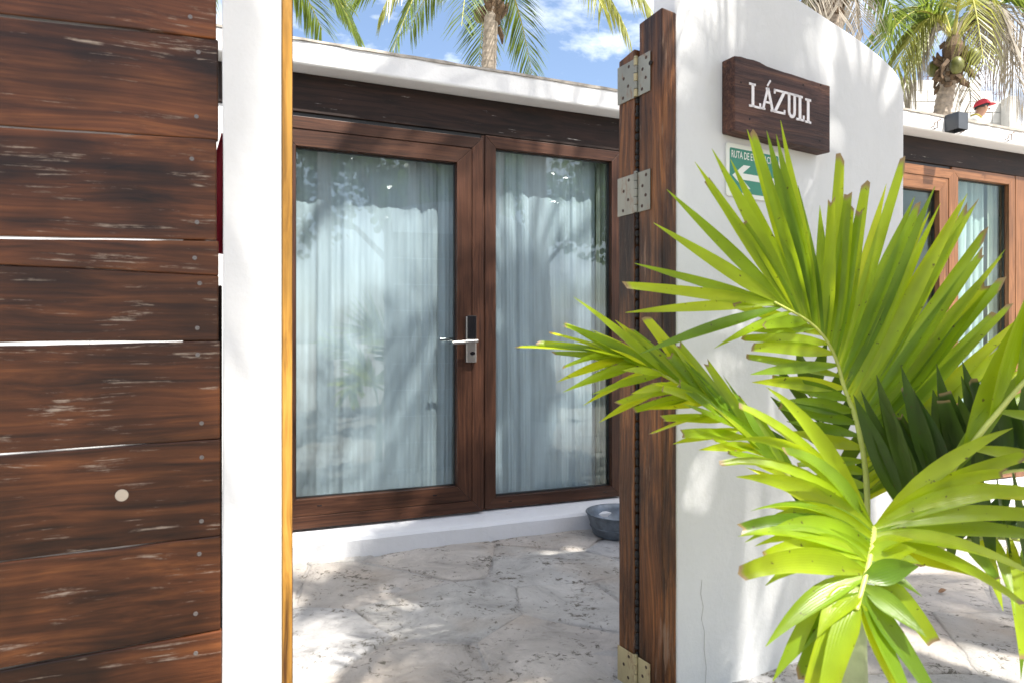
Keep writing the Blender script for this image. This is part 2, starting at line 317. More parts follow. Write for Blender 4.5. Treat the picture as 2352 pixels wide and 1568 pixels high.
M['leaf'] = leafmat('young_palm_leaf', (0.225,0.340,0.013), (0.68,0.80,0.022), 0.32, 0.48, True)
M['leafd'] = leafmat('shaded_palm_leaf', (0.040,0.085,0.010), (0.13,0.22,0.015), 0.36, 0.40, True)  # darker copy of the leaf, with shade put into its colour
M['frond'] = leafmat('coconut_leaf', (0.080,0.130,0.022), (0.26,0.34,0.04), 0.35, 0.4)
M['frondy'] = leafmat('yellow_coconut_leaf', (0.20,0.22,0.045), (0.42,0.42,0.08), 0.4, 0.4)
M['frondx'] = leafmat('dead_coconut_leaf', (0.34,0.30,0.24), (0.28,0.24,0.18), 0.7, 0.3)
M['broad'] = leafmat('broad_leaf', (0.060,0.120,0.020), (0.20,0.32,0.03), 0.25, 0.35)
M['trunkw'] = plain('tree_bark', (0.16,0.12,0.09), 0.9, var=0.3, bmp=0.5)
M['greenp'] = plain('green_paint', (0.06,0.22,0.14), 0.5)

TH = math.atan(0.413)           # the house front and the plank gate run this way
E = Vector((math.cos(TH), math.sin(TH), 0)); IN = Vector((-math.sin(TH), math.cos(TH), 0))
TW = math.atan(0.56)            # the pier with the sign
HO = Vector((-0.265, 4.0, 0))   # origin of the house front
def on_plane(u, C, t=0.413):
    a = (u - 1176) / F; Y = C / (1 - t * a); return Vector((a * Y, Y, 0))
def house_s(u, C=4.109):
    p = on_plane(u, C) - HO; return p.dot(E)

# ------------------------------------------------------------------ ground
g = MB(); g.add([(-300,-300,-0.045),(300,-300,-0.045),(300,300,-0.045),(-300,300,-0.045)], [(0,1,2,3)])
structure(g.build('ground', M['sand']))
fl = MB(); fl.box(-3.4, 6.6, 0.9, 9.0, -0.04, -0.0075)
floor = structure(fl.build('courtyard_floor', M['mortar']))
def clip(poly, p, n):
    out = []
    for i in range(len(poly)):
        a, b = poly[i], poly[(i + 1) % len(poly)]
        da, db = (a - p).dot(n), (b - p).dot(n)
        if da <= 0: out.append(a)
        if (da < 0 < db) or (db < 0 < da): out.append(a + (b - a) * (da / (da - db)))
    return out
rs = random.Random(21); seeds = []
for i in range(18):
    for j in range(10):
        x, y = -3.2 + (i + rs.uniform(0.08, 0.92)) * 0.53, 1.0 + (j + rs.uniform(0.08, 0.92)) * 0.58
        seeds.append(Vector((x, y)))
for si, c in enumerate(seeds):
    d_in = (Vector((c.x, c.y, 0)) - HO).dot(IN); s_al = (Vector((c.x, c.y, 0)) - HO).dot(E)
    if d_in > (0.25 if s_al < 2.2 else -0.35) or c.y < 1.35: continue
    poly = [c + Vector(q) for q in ((-1,-1),(1,-1),(1,1),(-1,1))]
    for o in seeds:
        if o is not c and (o - c).length < 2.2 and poly:
            poly = clip(poly, (o + c) / 2 - (o - c).normalized() * 0.006, (o - c).normalized())
    if len(poly) < 3: continue
    rim = []
    for i in range(len(poly)):
        a, b = poly[i], poly[(i + 1) % len(poly)]
        k = max(1, int((b - a).length / 0.085))
        for q in range(k): rim.append(a + (b - a) * (q / k))
    cen = sum(rim, Vector((0, 0))) / len(rim)
    rr = []
    for p in rim:      # uneven outline
        w = noise.noise(Vector((p.x * 2.6, p.y * 2.6, si * 0.7))) * 0.10 + noise.noise(Vector((p.x * 9, p.y * 9, 3.0))) * 0.05 + noise.noise(Vector((p.x * 23, p.y * 23, 3.0))) * 0.03
        d = (p - cen); rr.append(cen + d * (1.0 + max(-0.2, min(0.05, w))))
    zt = rs.uniform(-0.003, 0.005); n = len(rr)
    tx, ty = rs.uniform(-.012, .012), rs.uniform(-.012, .012)
    def hgt(p): return zt + tx * (p.x - cen.x) + ty * (p.y - cen.y) + 0.009 * noise.noise(Vector((p.x * 5, p.y * 5, 0))) + 0.005 * noise.noise(Vector((p.x * 17, p.y * 17, 4)))
    vs = [(p.x, p.y, -0.02) for p in rr] + [(p.x, p.y, hgt(p) - 0.006) for p in rr]
    for f in (0.965, 0.8, 0.55, 0.28): vs += [(q.x, q.y, hgt(q)) for q in [cen + (p - cen) * f for p in rr]]
    vs.append((cen.x, cen.y, hgt(cen)))
    fs = [(k * n + i, k * n + (i + 1) % n, (k + 1) * n + (i + 1) % n, (k + 1) * n + i) for k in range(5) for i in range(n)] + [(5 * n + i, 5 * n + (i + 1) % n, 6 * n) for i in range(n)]
    m = MB(); m.add(vs, fs); m.build('flagstone', M['stone'][rs.randrange(4)], floor, smooth=True)

# ------------------------------------------------------------------ the two bungalows
def ring(parent, x0, x1, z0, z1, w, y0, y1, mv, mh):
    # four mitred boards: two rails, two stiles
    e = 0.0006
    for nm, pts, mt in (('rail', [(x0 + e, z1), (x1 - e, z1), (x1 - w - e, z1 - w), (x0 + w + e, z1 - w)], mh), ('rail', [(x0 + w + e, z0 + w), (x1 - w - e, z0 + w), (x1 - e, z0), (x0 + e, z0)], mh),
                        ('stile', [(x0, z0 + e), (x0, z1 - e), (x0 + w, z1 - w - e), (x0 + w, z0 + w + e)], mv), ('stile', [(x1, z1 - e), (x1, z0 + e), (x1 - w, z0 + w + e), (x1 - w, z1 - w - e)], mv)):
        m = MB(); m.prism(pts, y0, y1); m.build(nm, mt, parent, 0.0018)
def gasket(name, parent, x0, x1, z0, z1, y0, y1, w=0.012):
    m = MB(); m.box(x0, x1, y0, y1, z1 - w, z1); m.box(x0, x1, y0, y1, z0, z0 + w); m.box(x0, x0 + w, y0, y1, z0 + w, z1 - w); m.box(x1 - w, x1, y0, y1, z0 + w, z1 - w)
    return m.build(name, M['gasket'], parent)
def fascia(parent, x0, x1, depth, z0=2.558, z1=2.686):
    m = MB(); m.prism([(-0.13, z0 + 0.003), (-0.128, z1), (depth, z1), (depth, z0 + 0.02), (0.0, z0)], x0, x1, 'x')
    o = m.build('roof_slab', M['white_stain'] if x0 > 2 else M['white'], parent, 0.014, seg=3)
    c = MB(); n = 90; rr = random.Random(int(x0 * 10)); vs = []; fs = []
    for i in range(n + 1):
        x = x0 + (x1 - x0) * i / n; j = rr.uniform(0, 0.006)
        vs += [(x, -0.131 - j, z1 - 0.004 - rr.uniform(0, 0.006)), (x, -0.129 - j * 0.5, z1 + 0.007 + rr.uniform(0, 0.004)), (x, 0.1, z1 + 0.008), (x, 0.1, z1 + 0.001)]
    for i in range(n):
        for k in range(4): fs.append((i * 4 + k, i * 4 + (k + 1) % 4, i * 4 + 4 + (k + 1) % 4, i * 4 + 4 + k))
    c.add(vs, fs); c.build('roof_edge_film', M['membrane'], o)
    return o
def curb(parent, x0, x1):
    m = MB(); prof = [(-0.175, -0.02), (-0.172, 0.085), (-0.160, 0.100), (-0.14, 0.106), (0.0, 0.128), (0.12, 0.128), (0.12, -0.02)]
    n = 60; vs = []; k = len(prof)
    for i in range(n + 1):
        x = x0 + (x1 - x0) * i / n
        for y, z in prof:
            j = noise.noise(Vector((x * 4, y * 9, z * 9))) * 0.004; vs.append((x, y + j, z + j * (0.8 if z > 0 else 0)))
    fs = [(i * k + a, i * k + (a + 1) % k, (i + 1) * k + (a + 1) % k, (i + 1) * k + a) for i in range(n) for a in range(k)] + [tuple(range(k))[::-1], tuple(range(n * k, n * k + k))]
    m.add(vs, fs); return m.build('curb', M['curb'], parent, smooth=False)
def room(parent, x0, x1, depth, zc=2.553):
    boxobj('inner_wall', M['inner'], parent, x0, x1, depth, depth + 0.12, 0, zc, 0)
    boxobj('inner_wall', M['inner'], parent, x0 - 0.12, x0, 0.12, depth + 0.12, 0, zc, 0); boxobj('inner_wall', M['inner'], parent, x1, x1 + 0.12, 0.12, depth + 0.12, 0, zc, 0)
    boxobj('inner_floor', M['inner_floor'], parent, x0, x1, 0.125, depth, -0.01, 0.11, 0)
    boxobj('ceiling', M['inner'], parent, x0, x1, 0.125, depth, zc - 0.05, zc - 0.001, 0)
Z0, Z1 = 0.139, 2.318
def leaf(parent, x0, x1, mv, mh, lock=True, glass='glass'):
    d = gasket('door', parent, x0 + 0.150, x1 - 0.150, Z0 + 0.150, Z1 - 0.150, 0.0, 0.02)
    ring(d, x0, x1, Z0, Z1, 0.0645, -0.040, 0.028, mv, mh)
    ring(d, x0 + 0.066, x1 - 0.066, Z0 + 0.066, Z1 - 0.066, 0.090, -0.036, 0.026, mv, mh)
    boxobj('pane', M[glass], d, x0 + 0.15, x1 - 0.15, 0.005, 0.010, Z0 + 0.15, Z1 - 0.15, 0)
    if lock:
        cx = x1 - 0.079; zz = 1.010
        p = MB(); p.box(cx - 0.030, cx + 0.030, -0.066, -0.0365, zz, zz + 0.263); p.build('lock_plate', M['steel'], d, 0.003)
        p = MB(); p.box(cx - 0.0275, cx + 0.029, -0.072, -0.0665, zz + 0.135, zz + 0.268); p.build('card_reader', M['black'], d, 0.004)
        p = MB(); p.tube([(cx + 0.012, -0.066, zz + 0.122), (cx + 0.012, -0.105, zz + 0.122)], 0.011, 16); p.tube([(cx + 0.024, -0.104, zz + 0.123), (cx + 0.0, -0.106, zz + 0.121), (cx - 0.125, -0.104, zz + 0.112)], 0.0105, 16); p.build('lever', M['steel'], d, smooth=False)
        p = MB(); p.tube([(cx - 0.0, 0.028, zz + 0.135), (cx - 0.0, 0.068, zz + 0.135)], 0.010, 12); p.tube([(cx + 0.012, 0.066, zz + 0.135), (cx - 0.15, 0.066, zz + 0.133)], 0.010, 12); p.build('inner_lever', M['steel'], d)
        p = MB(); n = 20; p.prism([(cx + 0.006 + 0.015 * math.cos(2 * math.pi * k / n), zz + 0.052 + 0.0105 * math.sin(2 * math.pi * k / n)) for k in range(n)], -0.0672, -0.0655); p.build('keyhole', M['black'], d)
        p = MB(); n = 20; p.prism([(cx + 0.006 + 0.0175 * math.cos(2 * math.pi * k / n), zz + 0.052 + 0.0125 * math.sin(2 * math.pi * k / n)) for k in range(n)], -0.0666, -0.0655); p.build('keyhole_collar', M['steel'], d)
    for sx in (0.22, 0.75):
        p = MB(); xx = x0 + (x1 - x0) * sx; p.box(xx, xx + 0.024, -0.0372, -0.0360, Z0 + 0.114, Z0 + 0.119); p.build('drain_slot', M['black'], d)
    return d
def fixed(parent, x0, x1, mv, mh, glass='glass'):
    d = gasket('window', parent, x0 + 0.063, x1 - 0.063, Z0 + 0.066, Z1 + 0.030 - 0.066, 0.02, 0.04, 0.010)
    ring(d, x0, x1, Z0, Z1 + 0.028, 0.068, -0.012, 0.05, mv, mh)
    boxobj('pane', M[glass], d, x0 + 0.062, x1 - 0.062, 0.026, 0.031, Z0 + 0.062, Z1 - 0.035, 0)
    for sx in (0.16, 0.86):
        p = MB(); xx = x0 + (x1 - x0) * sx; p.box(xx, xx + 0.024, -0.0132, -0.012, Z0 + 0.034, Z0 + 0.039); p.build('drain_slot', M['black'], d)
    return d

h1 = thing('bungalow', 'white flat-roofed bungalow with dark brown double glass door seen through the open gateway', 'house', HO, TH)
fascia(h1, -5.0, 2.62, 3.4); curb(h1, -5.0, 2.6)
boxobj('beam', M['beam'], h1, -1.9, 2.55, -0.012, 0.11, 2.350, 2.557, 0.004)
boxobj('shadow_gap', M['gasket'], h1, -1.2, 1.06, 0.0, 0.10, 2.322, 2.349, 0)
boxobj('wall', M['white'], h1, -5.0, -1.905, 0.0, 0.12, 0.129, 2.557, 0.004); boxobj('wall', M['white'], h1, 1.062, 2.6, 0.0, 0.12, 0.129, 2.349, 0.004)
boxobj('wall', M['white'], h1, -1.904, -1.125, 0.0, 0.12, 0.129, 2.349, 0.004)
room(h1, -2.6, 2.4, 3.1)
leaf(h1, -1.118, 0.0855, M['door_v'], M['door_h'])
boxobj('mullion', M['door_v'], h1, 0.087, 0.1095, -0.006, 0.06, Z0, 2.346, 0.002)
fixed(h1, 0.1105, 1.040, M['door_v'], M['door_h'])

SET = (3.51 - 4.109) * math.cos(TH)
H2 = HO + IN * SET
h2 = thing('bungalow', 'white bungalow with orange-brown door and a grey box lamp on its roof edge', 'house', H2, TH)
fascia(h2, 2.30, 6.6, 3.2, 2.518, 2.632); curb(h2, 2.3, 6.6)
boxobj('beam', M['beam'], h2, 2.31, 4.26, -0.012, 0.11, 2.350, 2.517, 0.004); 
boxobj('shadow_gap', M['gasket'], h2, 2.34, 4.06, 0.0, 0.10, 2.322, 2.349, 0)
boxobj('wall', M['white'], h2, 4.27, 6.5, 0.0, 0.12, 0.129, 2.517, 0.004); boxobj('wall', M['white'], h2, 2.32, 2.44, 0.12, 3.1, 0.0, 2.517, 0.004)
boxobj('post', M['door2_v'], h2, 4.072, 4.262, -0.010, 0.1, 0.129, 2.349, 0.004)
room(h2, 2.46, 6.3, 3.0, 2.51)
leaf(h2, 2.34, 3.372, M['door2_v'], M['door2_h'], lock=False, glass='glass2')
fixed(h2, 3.374, 4.062, M['door2_v'], M['door2_h'], 'glass2')
# box lamp and bent anchors on the roof edge
lx = house_s(2170, 3.369)
lam = thing('wall_lamp', 'small dark grey box lamp fixed to the white roof edge', 'lamp', H2 + E * lx + IN * -0.13 + Vector((0, 0, 2.527)), TH)
p = MB(); t = 0.004
p.box(0, 0.094, -0.095, -0.095 + t, 0, 0.11); p.box(0, t, -0.095 + t, 0, 0, 0.11); p.box(0.094 - t, 0.094, -0.095 + t, 0, 0, 0.11); p.box(t, 0.094 - t, -t, 0, 0, 0.11); p.box(t, 0.094 - t, -0.095 + t, -t, 0.106, 0.11)
p.build('lamp_housing', M['lamp'], lam, 0.001)
p = MB(); p.lathe([(0.0, 0.0), (0.03, 0.0), (0.03, 0.06), (0.0, 0.06)], 16, (0.047, -0.047, 0.03)); p.build('reflector', M['black'], lam)
for i, (ax, az, sgn) in enumerate(((lx - 0.135, 2.540, 1), (lx + 0.125, 2.545, 1), (lx + 0.62, 2.545, 1))):
    b = thing('anchor_hook', (('bent rusty anchor hook between the rounded wall and the grey box lamp', 'bent rusty anchor hook below the person, just past the grey box lamp')[i] if i < 2 else 'bent rusty anchor hook far along the white roof edge'), 'hook', H2 + E * ax + IN * -0.13 + Vector((0, 0, az)), TH, 'anchor hooks on the roof edge')
    p = MB(); p.tube([(0, 0.01, 0.0), (0, -0.022, 0.004), (0.005, -0.026, 0.03), (0.028, -0.027, 0.033), (0.033, -0.026, 0.0), (0.036, 0.01, -0.002)], 0.0035, 6); p.build('hook', M['rebar'], b)
    p = MB(); p.tube([(0.02, -0.027, 0.032), (0.05, -0.03, 0.052), (0.062, -0.03, 0.050)], [0.003, 0.004, 0.002], 6); p.build('barb', M['rebar'], b)

# ------------------------------------------------------------------ curtains
def curtain(name, mat, origin, x0, x1, y, z0, z1, folds, amp, label, seed, lean=0.0):
    rr = random.Random(seed); nx, nz = int(max(24, (x1 - x0) * 190)), 16
    ph = [rr.uniform(0, 6.28) for _ in range(4)]; vs = []; fs = []
    for j in range(nz + 1):
        z = z0 + (z1 - z0) * j / nz; tz = j / nz
        for i in range(nx + 1):
            t = i / nx; wv = 2 * math.pi * folds * (t + 0.035 * math.sin(5.1 * t + ph[0]) + 0.008 * math.sin(3 * tz + ph[2]))
            a = amp * (0.55 + 0.45 * math.sin(3.7 * t * math.pi + ph[1])) * (0.8 + 0.4 * (1 - tz))
            yy = math.sin(wv) + 0.45 * math.sin(1.9 * wv + ph[3]) * (1.0 - 0.3 * tz) + 0.25 * math.sin(4.3 * wv + 2 * tz)
            vs.append((x0 + (x1 - x0) * t + lean * (1 - tz) * (1 - t), y + a * yy + 0.004 * noise.noise(Vector((t * 30, z * 5, seed))), z))
    for j in range(nz):
        for i in range(nx): q = j * (nx + 1) + i; fs.append((q, q + 1, q + nx + 2, q + nx + 1))
    m = MB(); m.add(vs, fs); o = m.build(name, mat, None, smooth=True); o.location = origin; o.rotation_euler = (0, 0, TH)
    return tag(o, label, 'curtain')
curtain('sheer_curtain', M['sheer'], HO, -1.17, -0.045, 0.115, 0.125, 2.36, 9, 0.011, 'sheer white curtain behind the door leaf with the lever lock', 3)
curtain('sheer_curtain', M['sheer'], HO, 0.125, 0.925, 0.125, 0.125, 2.40, 8, 0.010, 'sheer white curtain behind the fixed pane beside the lock', 5)
curtain('thick_curtain', M['thick'], HO, 0.915, 1.015, 0.085, 0.125, 2.40, 3, 0.012, 'thick olive beige curtain bunched at the edge of the fixed pane', 8)
curtain('sheer_curtain', M['sheer'], H2, 3.66, 3.93, 0.13, 0.125, 2.40, 4, 0.022, 'white curtain gathered in the window of the bungalow with the box lamp', 9, -0.06)
curtain('thick_curtain', M['cream'], H2, 3.93, 4.03, 0.10, 0.125, 2.40, 3, 0.014, 'cream curtain bunched beside the window post under the box lamp', 12)

# ------------------------------------------------------------------ plank gate and white gatepost
CG = 1.918
GO = on_plane(672, CG)                      # right edge of the jamb strip, front face
def gs(u): return (on_plane(u, CG) - GO).dot(E)
def gz(u, v): return H - (v - 784) / F * on_plane(u, CG).y
pil = thing('gatepost', 'white plastered gatepost between the plank gate and the open gateway', 'gatepost', GO, TH)
xa, xb = gs(510), gs(647)
m = MB(); nz = 24; vs = []; fs = []
for i in range(nz + 1):
    z = -0.02 + 2.42 * i / nz; j = 0.003 * noise.noise(Vector((0, 0, z * 3)))
    xl = xa + 0.004 * math.sin(z * 1.3) - 0.002
    vs += [(xl + j, 0.002, z), (xb, 0.0, z), (xb, 0.16, z), (xl + j, 0.16, z)]
fs = [(i * 4 + k, i * 4 + (k + 1) % 4, i * 4 + 4 + (k + 1) % 4, i * 4 + 4 + k) for i in range(nz) for k in range(4)] + [(3, 2, 1, 0), (nz * 4, nz * 4 + 1, nz * 4 + 2, nz * 4 + 3)]
m.add(vs, fs); m.build('plaster_post', M['white'], pil, 0.004)
m = MB(); m.box(xb + 0.0012, gs(671) , -0.002, 0.105, -0.02, 2.3); m.build('jamb_board', M['jamb'], pil, 0.002)
m = MB(); m.box(gs(671) + 0.0008, gs(673.5), 0.012, 0.09, -0.02, 2.3); m.build('jamb_edge', M['door_v'], pil, 0.001)

boxobj('gap_shade_strip', M['beam'], pil, xa - 0.045, xa - 0.001, 0.085, 0.11, -0.02, 1.27, 0.002)  # dark strip added behind the gap to stand for its shade
gate = thing('plank_gate', 'closed gate of wide worn brown planks beside the white gatepost', 'gate', GO, TH)
L0 = [(-170, -150), (34, 89), (290, 321), (545, 552.5), (608.5, 631.4), (790, 782.6), (1043, 1008), (1290, 1231), (1537, 1449), (1790, 1680), (2040, 1900)]
gap = [4, 5, 5, 6, 2, 6, 5, 3, 4, 4, 4]
xr = gs(498)
def line_z(k, x):        # height of joint k along the gate
    xA, xB = gs(0), gs(490); zA, zB = gz(0, L0[k][0]), gz(490, L0[k][1])
    return zA + (zB - zA) * (x - xA) / (xB - xA)
rg = random.Random(4)
for k in range(len(L0) - 1):
    jit = rg.uniform(-0.003, 0.003); xe = xr + jit + (0.004 if k > 4 else 0) + k * 0.0006; xs = xr - 1.35
    n = 26; topv, botv = [], []
    for i in range(n + 1):
        x = xs + (xe - xs) * i / n
        w = 0.0022 * noise.noise(Vector((x * 5, k * 3.1, 0))) + 0.0012 * noise.noise(Vector((x * 23, k * 3.1, 2)))
        tp = 1 - 0.8 * min(1, max(0, (x - gs(240)) / (gs(400) - gs(240))))      # the boards close up towards the post
        topv.append((x, line_z(k, x) - gap[k] * 0.00046 * tp + w)); botv.append((x, line_z(k + 1, x) + gap[k + 1] * 0.00046 * tp + w * 0.7))
    m = MB(); yk = rg.uniform(-0.002, 0.003); vs = []
    for i in range(n + 1): vs += [(*topv[i][:1], yk, topv[i][1]), (botv[i][0], yk, botv[i][1]), (botv[i][0], yk + 0.024, botv[i][1]), (topv[i][0], yk + 0.024, topv[i][1])]
    fs = [(i * 4 + q, i * 4 + (q + 1) % 4, i * 4 + 4 + (q + 1) % 4, i * 4 + 4 + q) for i in range(n) for q in range(4)] + [(0, 3, 2, 1), (n * 4, n * 4 + 1, n * 4 + 2, n * 4 + 3)]
    m.add(vs, fs); m.build('plank', M['plank'], gate, 0.0035)
    # screws near the free end
    hz = (line_z(k, xe) - line_z(k + 1, xe))
    for t in ((0.17, 0.80) if hz > 0.12 else (0.5,)):
        sx = xe - 0.045 + rg.uniform(-0.012, 0.006); sz = line_z(k, sx) - hz * (t + rg.uniform(-0.04, 0.04))
        p = MB(); p.lathe([(0.0, 0.0), (0.0016, 0.0), (0.0022, 0.0012), (0.0045, 0.0012), (0.0052, 0.0)], 12)
        p.v = [Vector((sx + v.x, yk - v.z - 0.0002, sz + v.y)) for v in p.v]; p.build('screw', M['screw_pale'], gate, smooth=False)
for x in (xr - 0.075, xr - 0.70, xr - 1.30):
    boxobj('batten', M['post'], gate, x, x + 0.05, 0.030, 0.075, 0.08, 2.02, 0.003)
p = MB(); n = 18; p.prism([(gs(280) + 0.0135 * math.cos(6.283 * k / n), gz(280, 1136) + 0.0135 * math.sin(6.283 * k / n)) for k in range(n)], -0.0035, 0.002); p.build('wooden_plug', plain('pale_plug', (0.50,0.42,0.33), 0.7), gate, 0.0008)
# wall that the gate hangs from, farther along
wl = thing('garden_wall', 'white plastered garden wall holding the far end of the plank gate', 'wall', GO, TH)
boxobj('wall', M['white'], wl, xr - 4.4, xr - 1.375, -0.02, 0.16, -0.02, 2.4, 0.01)
# red cloth hanging just behind the gate edge
rc = MB(); vs = []; fs = []
for j in range(15):
    z = 1.66 - j * 0.022; w = 0.010 + 0.028 * min(1, j / 5)
    for i in range(7): x = -w + 2 * w * i / 6; vs.append((x, 0.012 * math.sin(i * 1.9 + j * 0.2), z))
for j in range(14):
    for i in range(6): q = j * 7 + i; fs.append((q, q + 1, q + 8, q + 7))
rc.add(vs, fs); rc.tube([(0.0, 0, 1.66), (0.004, 0.0, 1.80), (0.0, 0.02, 2.05)], 0.004, 6)
o = rc.build('red_cloth', M['red'], None, smooth=True); pr = on_plane(505, CG); o.location = pr + IN * 0.115 + E * 0.012; o.rotation_euler = (0, 0, TH)
sdm = o.modifiers.new('solid', 'SOLIDIFY'); sdm.thickness = 0.003
tag(o, 'red cloth hanging in the gap between plank gate and white gatepost', 'cloth')

# ------------------------------------------------------------------ pier with the signs
EW = Vector((math.cos(TW), math.sin(TW), 0)); NW = Vector((-math.sin(TW), math.cos(TW), 0))
PO = Vector((0.515, 2.13, 0))
def wq(u):
    a = (u - 1176) / F; return (PO.x - PO.y * a) / (EW.y * a - EW.x)
def wz(u, v): return H - (v - 784) / F * (PO + EW * wq(u)).y
pier = thing('garden_wall', 'white rounded-top garden wall carrying the carved wooden name board', 'wall', PO, TW)
prof = [(1552, -42), (1600, -42), (1650, -40), (1700, -37), (1750, -30), (1800, -17), (1840, 0), (1905, 44), (1960, 80), (2000, 109), (2030, 134), (2052, 156), (2066, 176)]
cols = []
for u, v in prof: q = wq(u); cols.append((q, 0.0, wz(u, v)))
ql = cols[-1][0]; zl = cols[-1][2]
cols += [(ql + 0.04, 0.008, zl - 0.045), (ql + 0.075, 0.030, zl - 0.10), (ql + 0.10, 0.065, zl - 0.14)]
m = MB(); vs = []; rows = 14; fs = []
nc = len(cols); T = 0.112
for side in (0, 1):
    for i, (q, y, zt) in enumerate(cols):
        for j in range(rows + 1):
            z = -0.03 + (zt + 0.03) * j / rows
            sh = -0.022 * max(0, 1 - z / 2.0) * (q / ql)
            yy = y if side == 0 else (T if i < nc - 1 else T - 0.02)
            vs.append((q + sh, yy + 0.004 * noise.noise(Vector((q * 2, z * 2, side * 5))), z))
S = nc * (rows + 1)
for i in range(nc - 1):
    for j in range(rows):
        a = i * (rows + 1) + j; b = a + rows + 1
        fs += [(a, b, b + 1, a + 1), (S + a, S + a + 1, S + b + 1, S + b)]
    a = i * (rows + 1) + rows; b = a + rows + 1; fs.append((a, b, S + b, S + a))
    a = i * (rows + 1); b = a + rows + 1; fs.append((a, S + a, S + b, b))
for i in (0, nc - 1):
    for j in range(rows):
        a = i * (rows + 1) + j; q = (a, a + 1, S + a + 1, S + a); fs.append(q if i == 0 else q[::-1])
m.add(vs, fs); po = m.build('plaster_wall', M['pier'], pier, smooth=True)
bv = po.modifiers.new('bevel', 'BEVEL'); bv.width = 0.012; bv.segments = 3; bv.limit_method = 'ANGLE'; bv.angle_limit = R(50)
po.modifiers.new('wn', 'WEIGHTED_NORMAL')
# a hairline crack low on the wall
cp = [(1612, 1330), (1609, 1362), (1615, 1392), (1611, 1420), (1618, 1450), (1617, 1490), (1622, 1530), (1620, 1570), (1626, 1620)]
ck = MB()
for (ua, va), (ub, vb) in zip(cp, cp[1:]):
    ck.tube([(wq(ua), -0.0006, wz(ua, va)), (wq(ub), -0.0006, wz(ub, vb))], 0.0005, 4, cap=False)
ck.build('crack', plain('crack_shade', (0.30,0.28,0.25), 0.9), pier)
# jamb post of the open gate
jb = thing('jamb_post', 'brown wooden jamb post with hinges at the edge of the white wall', 'post', PO, TW)
m = MB(); nz = 30; vs = []
for i in range(nz + 1):
    z = -0.02 + (2.155 + 0.02) * i / nz; j = 0.0015 * noise.noise(Vector((1, 0, z * 6))); k2 = 0.0015 * noise.noise(Vector((5, 0, z * 6)))
    vs += [(-0.0655 + j, -0.004 + k2, z), (-0.006 + k2, -0.004, z + (0.0 if i < nz else -0.004)), (-0.006, 0.104, z - (0.0 if i < nz else 0.012)), (-0.0655 + j, 0.104, z - (0.0 if i < nz else 0.008))]
fs = [(i * 4 + k, i * 4 + (k + 1) % 4, i * 4 + 4 + (k + 1) % 4, i * 4 + 4 + k) for i in range(nz) for k in range(4)] + [(3, 2, 1, 0), (nz * 4, nz * 4 + 1, nz * 4 + 2, nz * 4 + 3)]
m.add(vs, fs); m.build('timber', M['post'], jb, 0.004)
p = MB(); p.lathe([(0.0, 0.0), (0.007, 0.0), (0.007, 0.006), (0.0, 0.006)], 12); p.v = [Vector((-0.0645 - v.z, 0.045 + v.x, 2.00 + v.y)) for v in p.v]; p.build('bolt_hole', M['dark'], jb)
# the gate leaf folded back behind the wall: its hinge stile shows
gl = thing('folded_gate', 'brown plank gate folded open behind the white wall, its hinge edge showing', 'gate', PO + EW * -0.062 + NW * 0.122, TW)
m = MB(); vs = []; zt = 2.075
for i in range(nz + 1):
    z = 0.04 + (zt - 0.04) * i / nz; j = 0.0012 * noise.noise(Vector((9, 0, z * 7)))
    vs += [(-0.004 + j, 0.004, z), (0.05, 0.004, z), (0.05, 0.084, z - (0.0 if i < nz else 0.010)), (-0.004 + j, 0.084, z - (0.0 if i < nz else 0.014))]
m.add(vs, fs); m.build('stile', M['post'], gl, 0.003)
bk = MB()                           # row of black bark knobs along the edge
zb = 0.08
rb = random.Random(3)
while zb < 1.98:
    h = rb.uniform(0.014, 0.034); r = rb.uniform(0.006, 0.0095)
    bk.lathe([(0.0, -h / 2), (r * 0.7, -h * 0.36), (r, 0), (r * 0.75, h * 0.36), (0.0, h / 2)], 8, (0.001, -0.0055, zb)); zb += h * 0.96
o = bk.build('edge_bark', M['dark'], gl, smooth=True); o['kind'] = 'stuff'
for k in range(9):
    boxobj('plank', M['plank'], gl, 0.052, 1.02, 0.020, 0.044, 0.06 + k * 0.222, 0.06 + k * 0.222 + 0.214, 0.003)
boxobj('batten', M['post'], gl, 0.95, 1.0, 0.045, 0.084, 0.06, 2.03, 0.003)
# three hinges
def hinge(zc, mat, pin, label, hh):
    o = thing('hinge', label, 'hinge', PO + Vector((0, 0, zc)), TW, 'hinges on the jamb post')
    kx, ky = -0.0715, 0.112
    for nm, ya, yb, x in (('jamb_leaf', 0.046, 0.104, -0.0675), ('gate_leaf', 0.121, 0.208, -0.0685)):
        m = MB(); m.box(x - 0.0022, x, ya, yb, -hh / 2, hh / 2); lf = m.build(nm, mat, o, 0.0009)
        for q, (zz, t) in enumerate(((0.38, 0.32), (0.13, 0.62), (-0.12, 0.36), (-0.37, 0.66))):
            s = MB(); s.lathe([(0.0, 0.0006), (0.0035, 0.0012), (0.0056, 0.0)], 10); yy = ya + (yb - ya) * t
            s.v = [Vector((x - 0.0024 - v.z, yy + v.x, zz * hh + v.y)) for v in s.v]; s.build('screw', M['screw'], lf)
    for q in range(5):
        m = MB(); a = -hh / 2 + hh * q / 5; m.lathe([(0.0, 0.0), (0.0072, 0.0005), (0.0072, hh / 5 - 0.0015), (0.0, hh / 5 - 0.001)], 14, (kx, ky, a)); m.build('knuckle', mat if q % 2 else pin, o, smooth=False)
    m = MB(); m.lathe([(0.0, hh / 2 + 0.007), (0.006, hh / 2 + 0.005), (0.007, hh / 2)], 12, (kx, ky, 0)); m.build('pin', pin, o)
yb_ = (PO + EW * -0.07 + NW * 0.11).y
hzc = lambda v: H - (v - 784) / F * yb_
hinge(hzc(178), M['hinge'], M['brass'], 'grey steel hinge highest on the brown jamb post', 0.125)
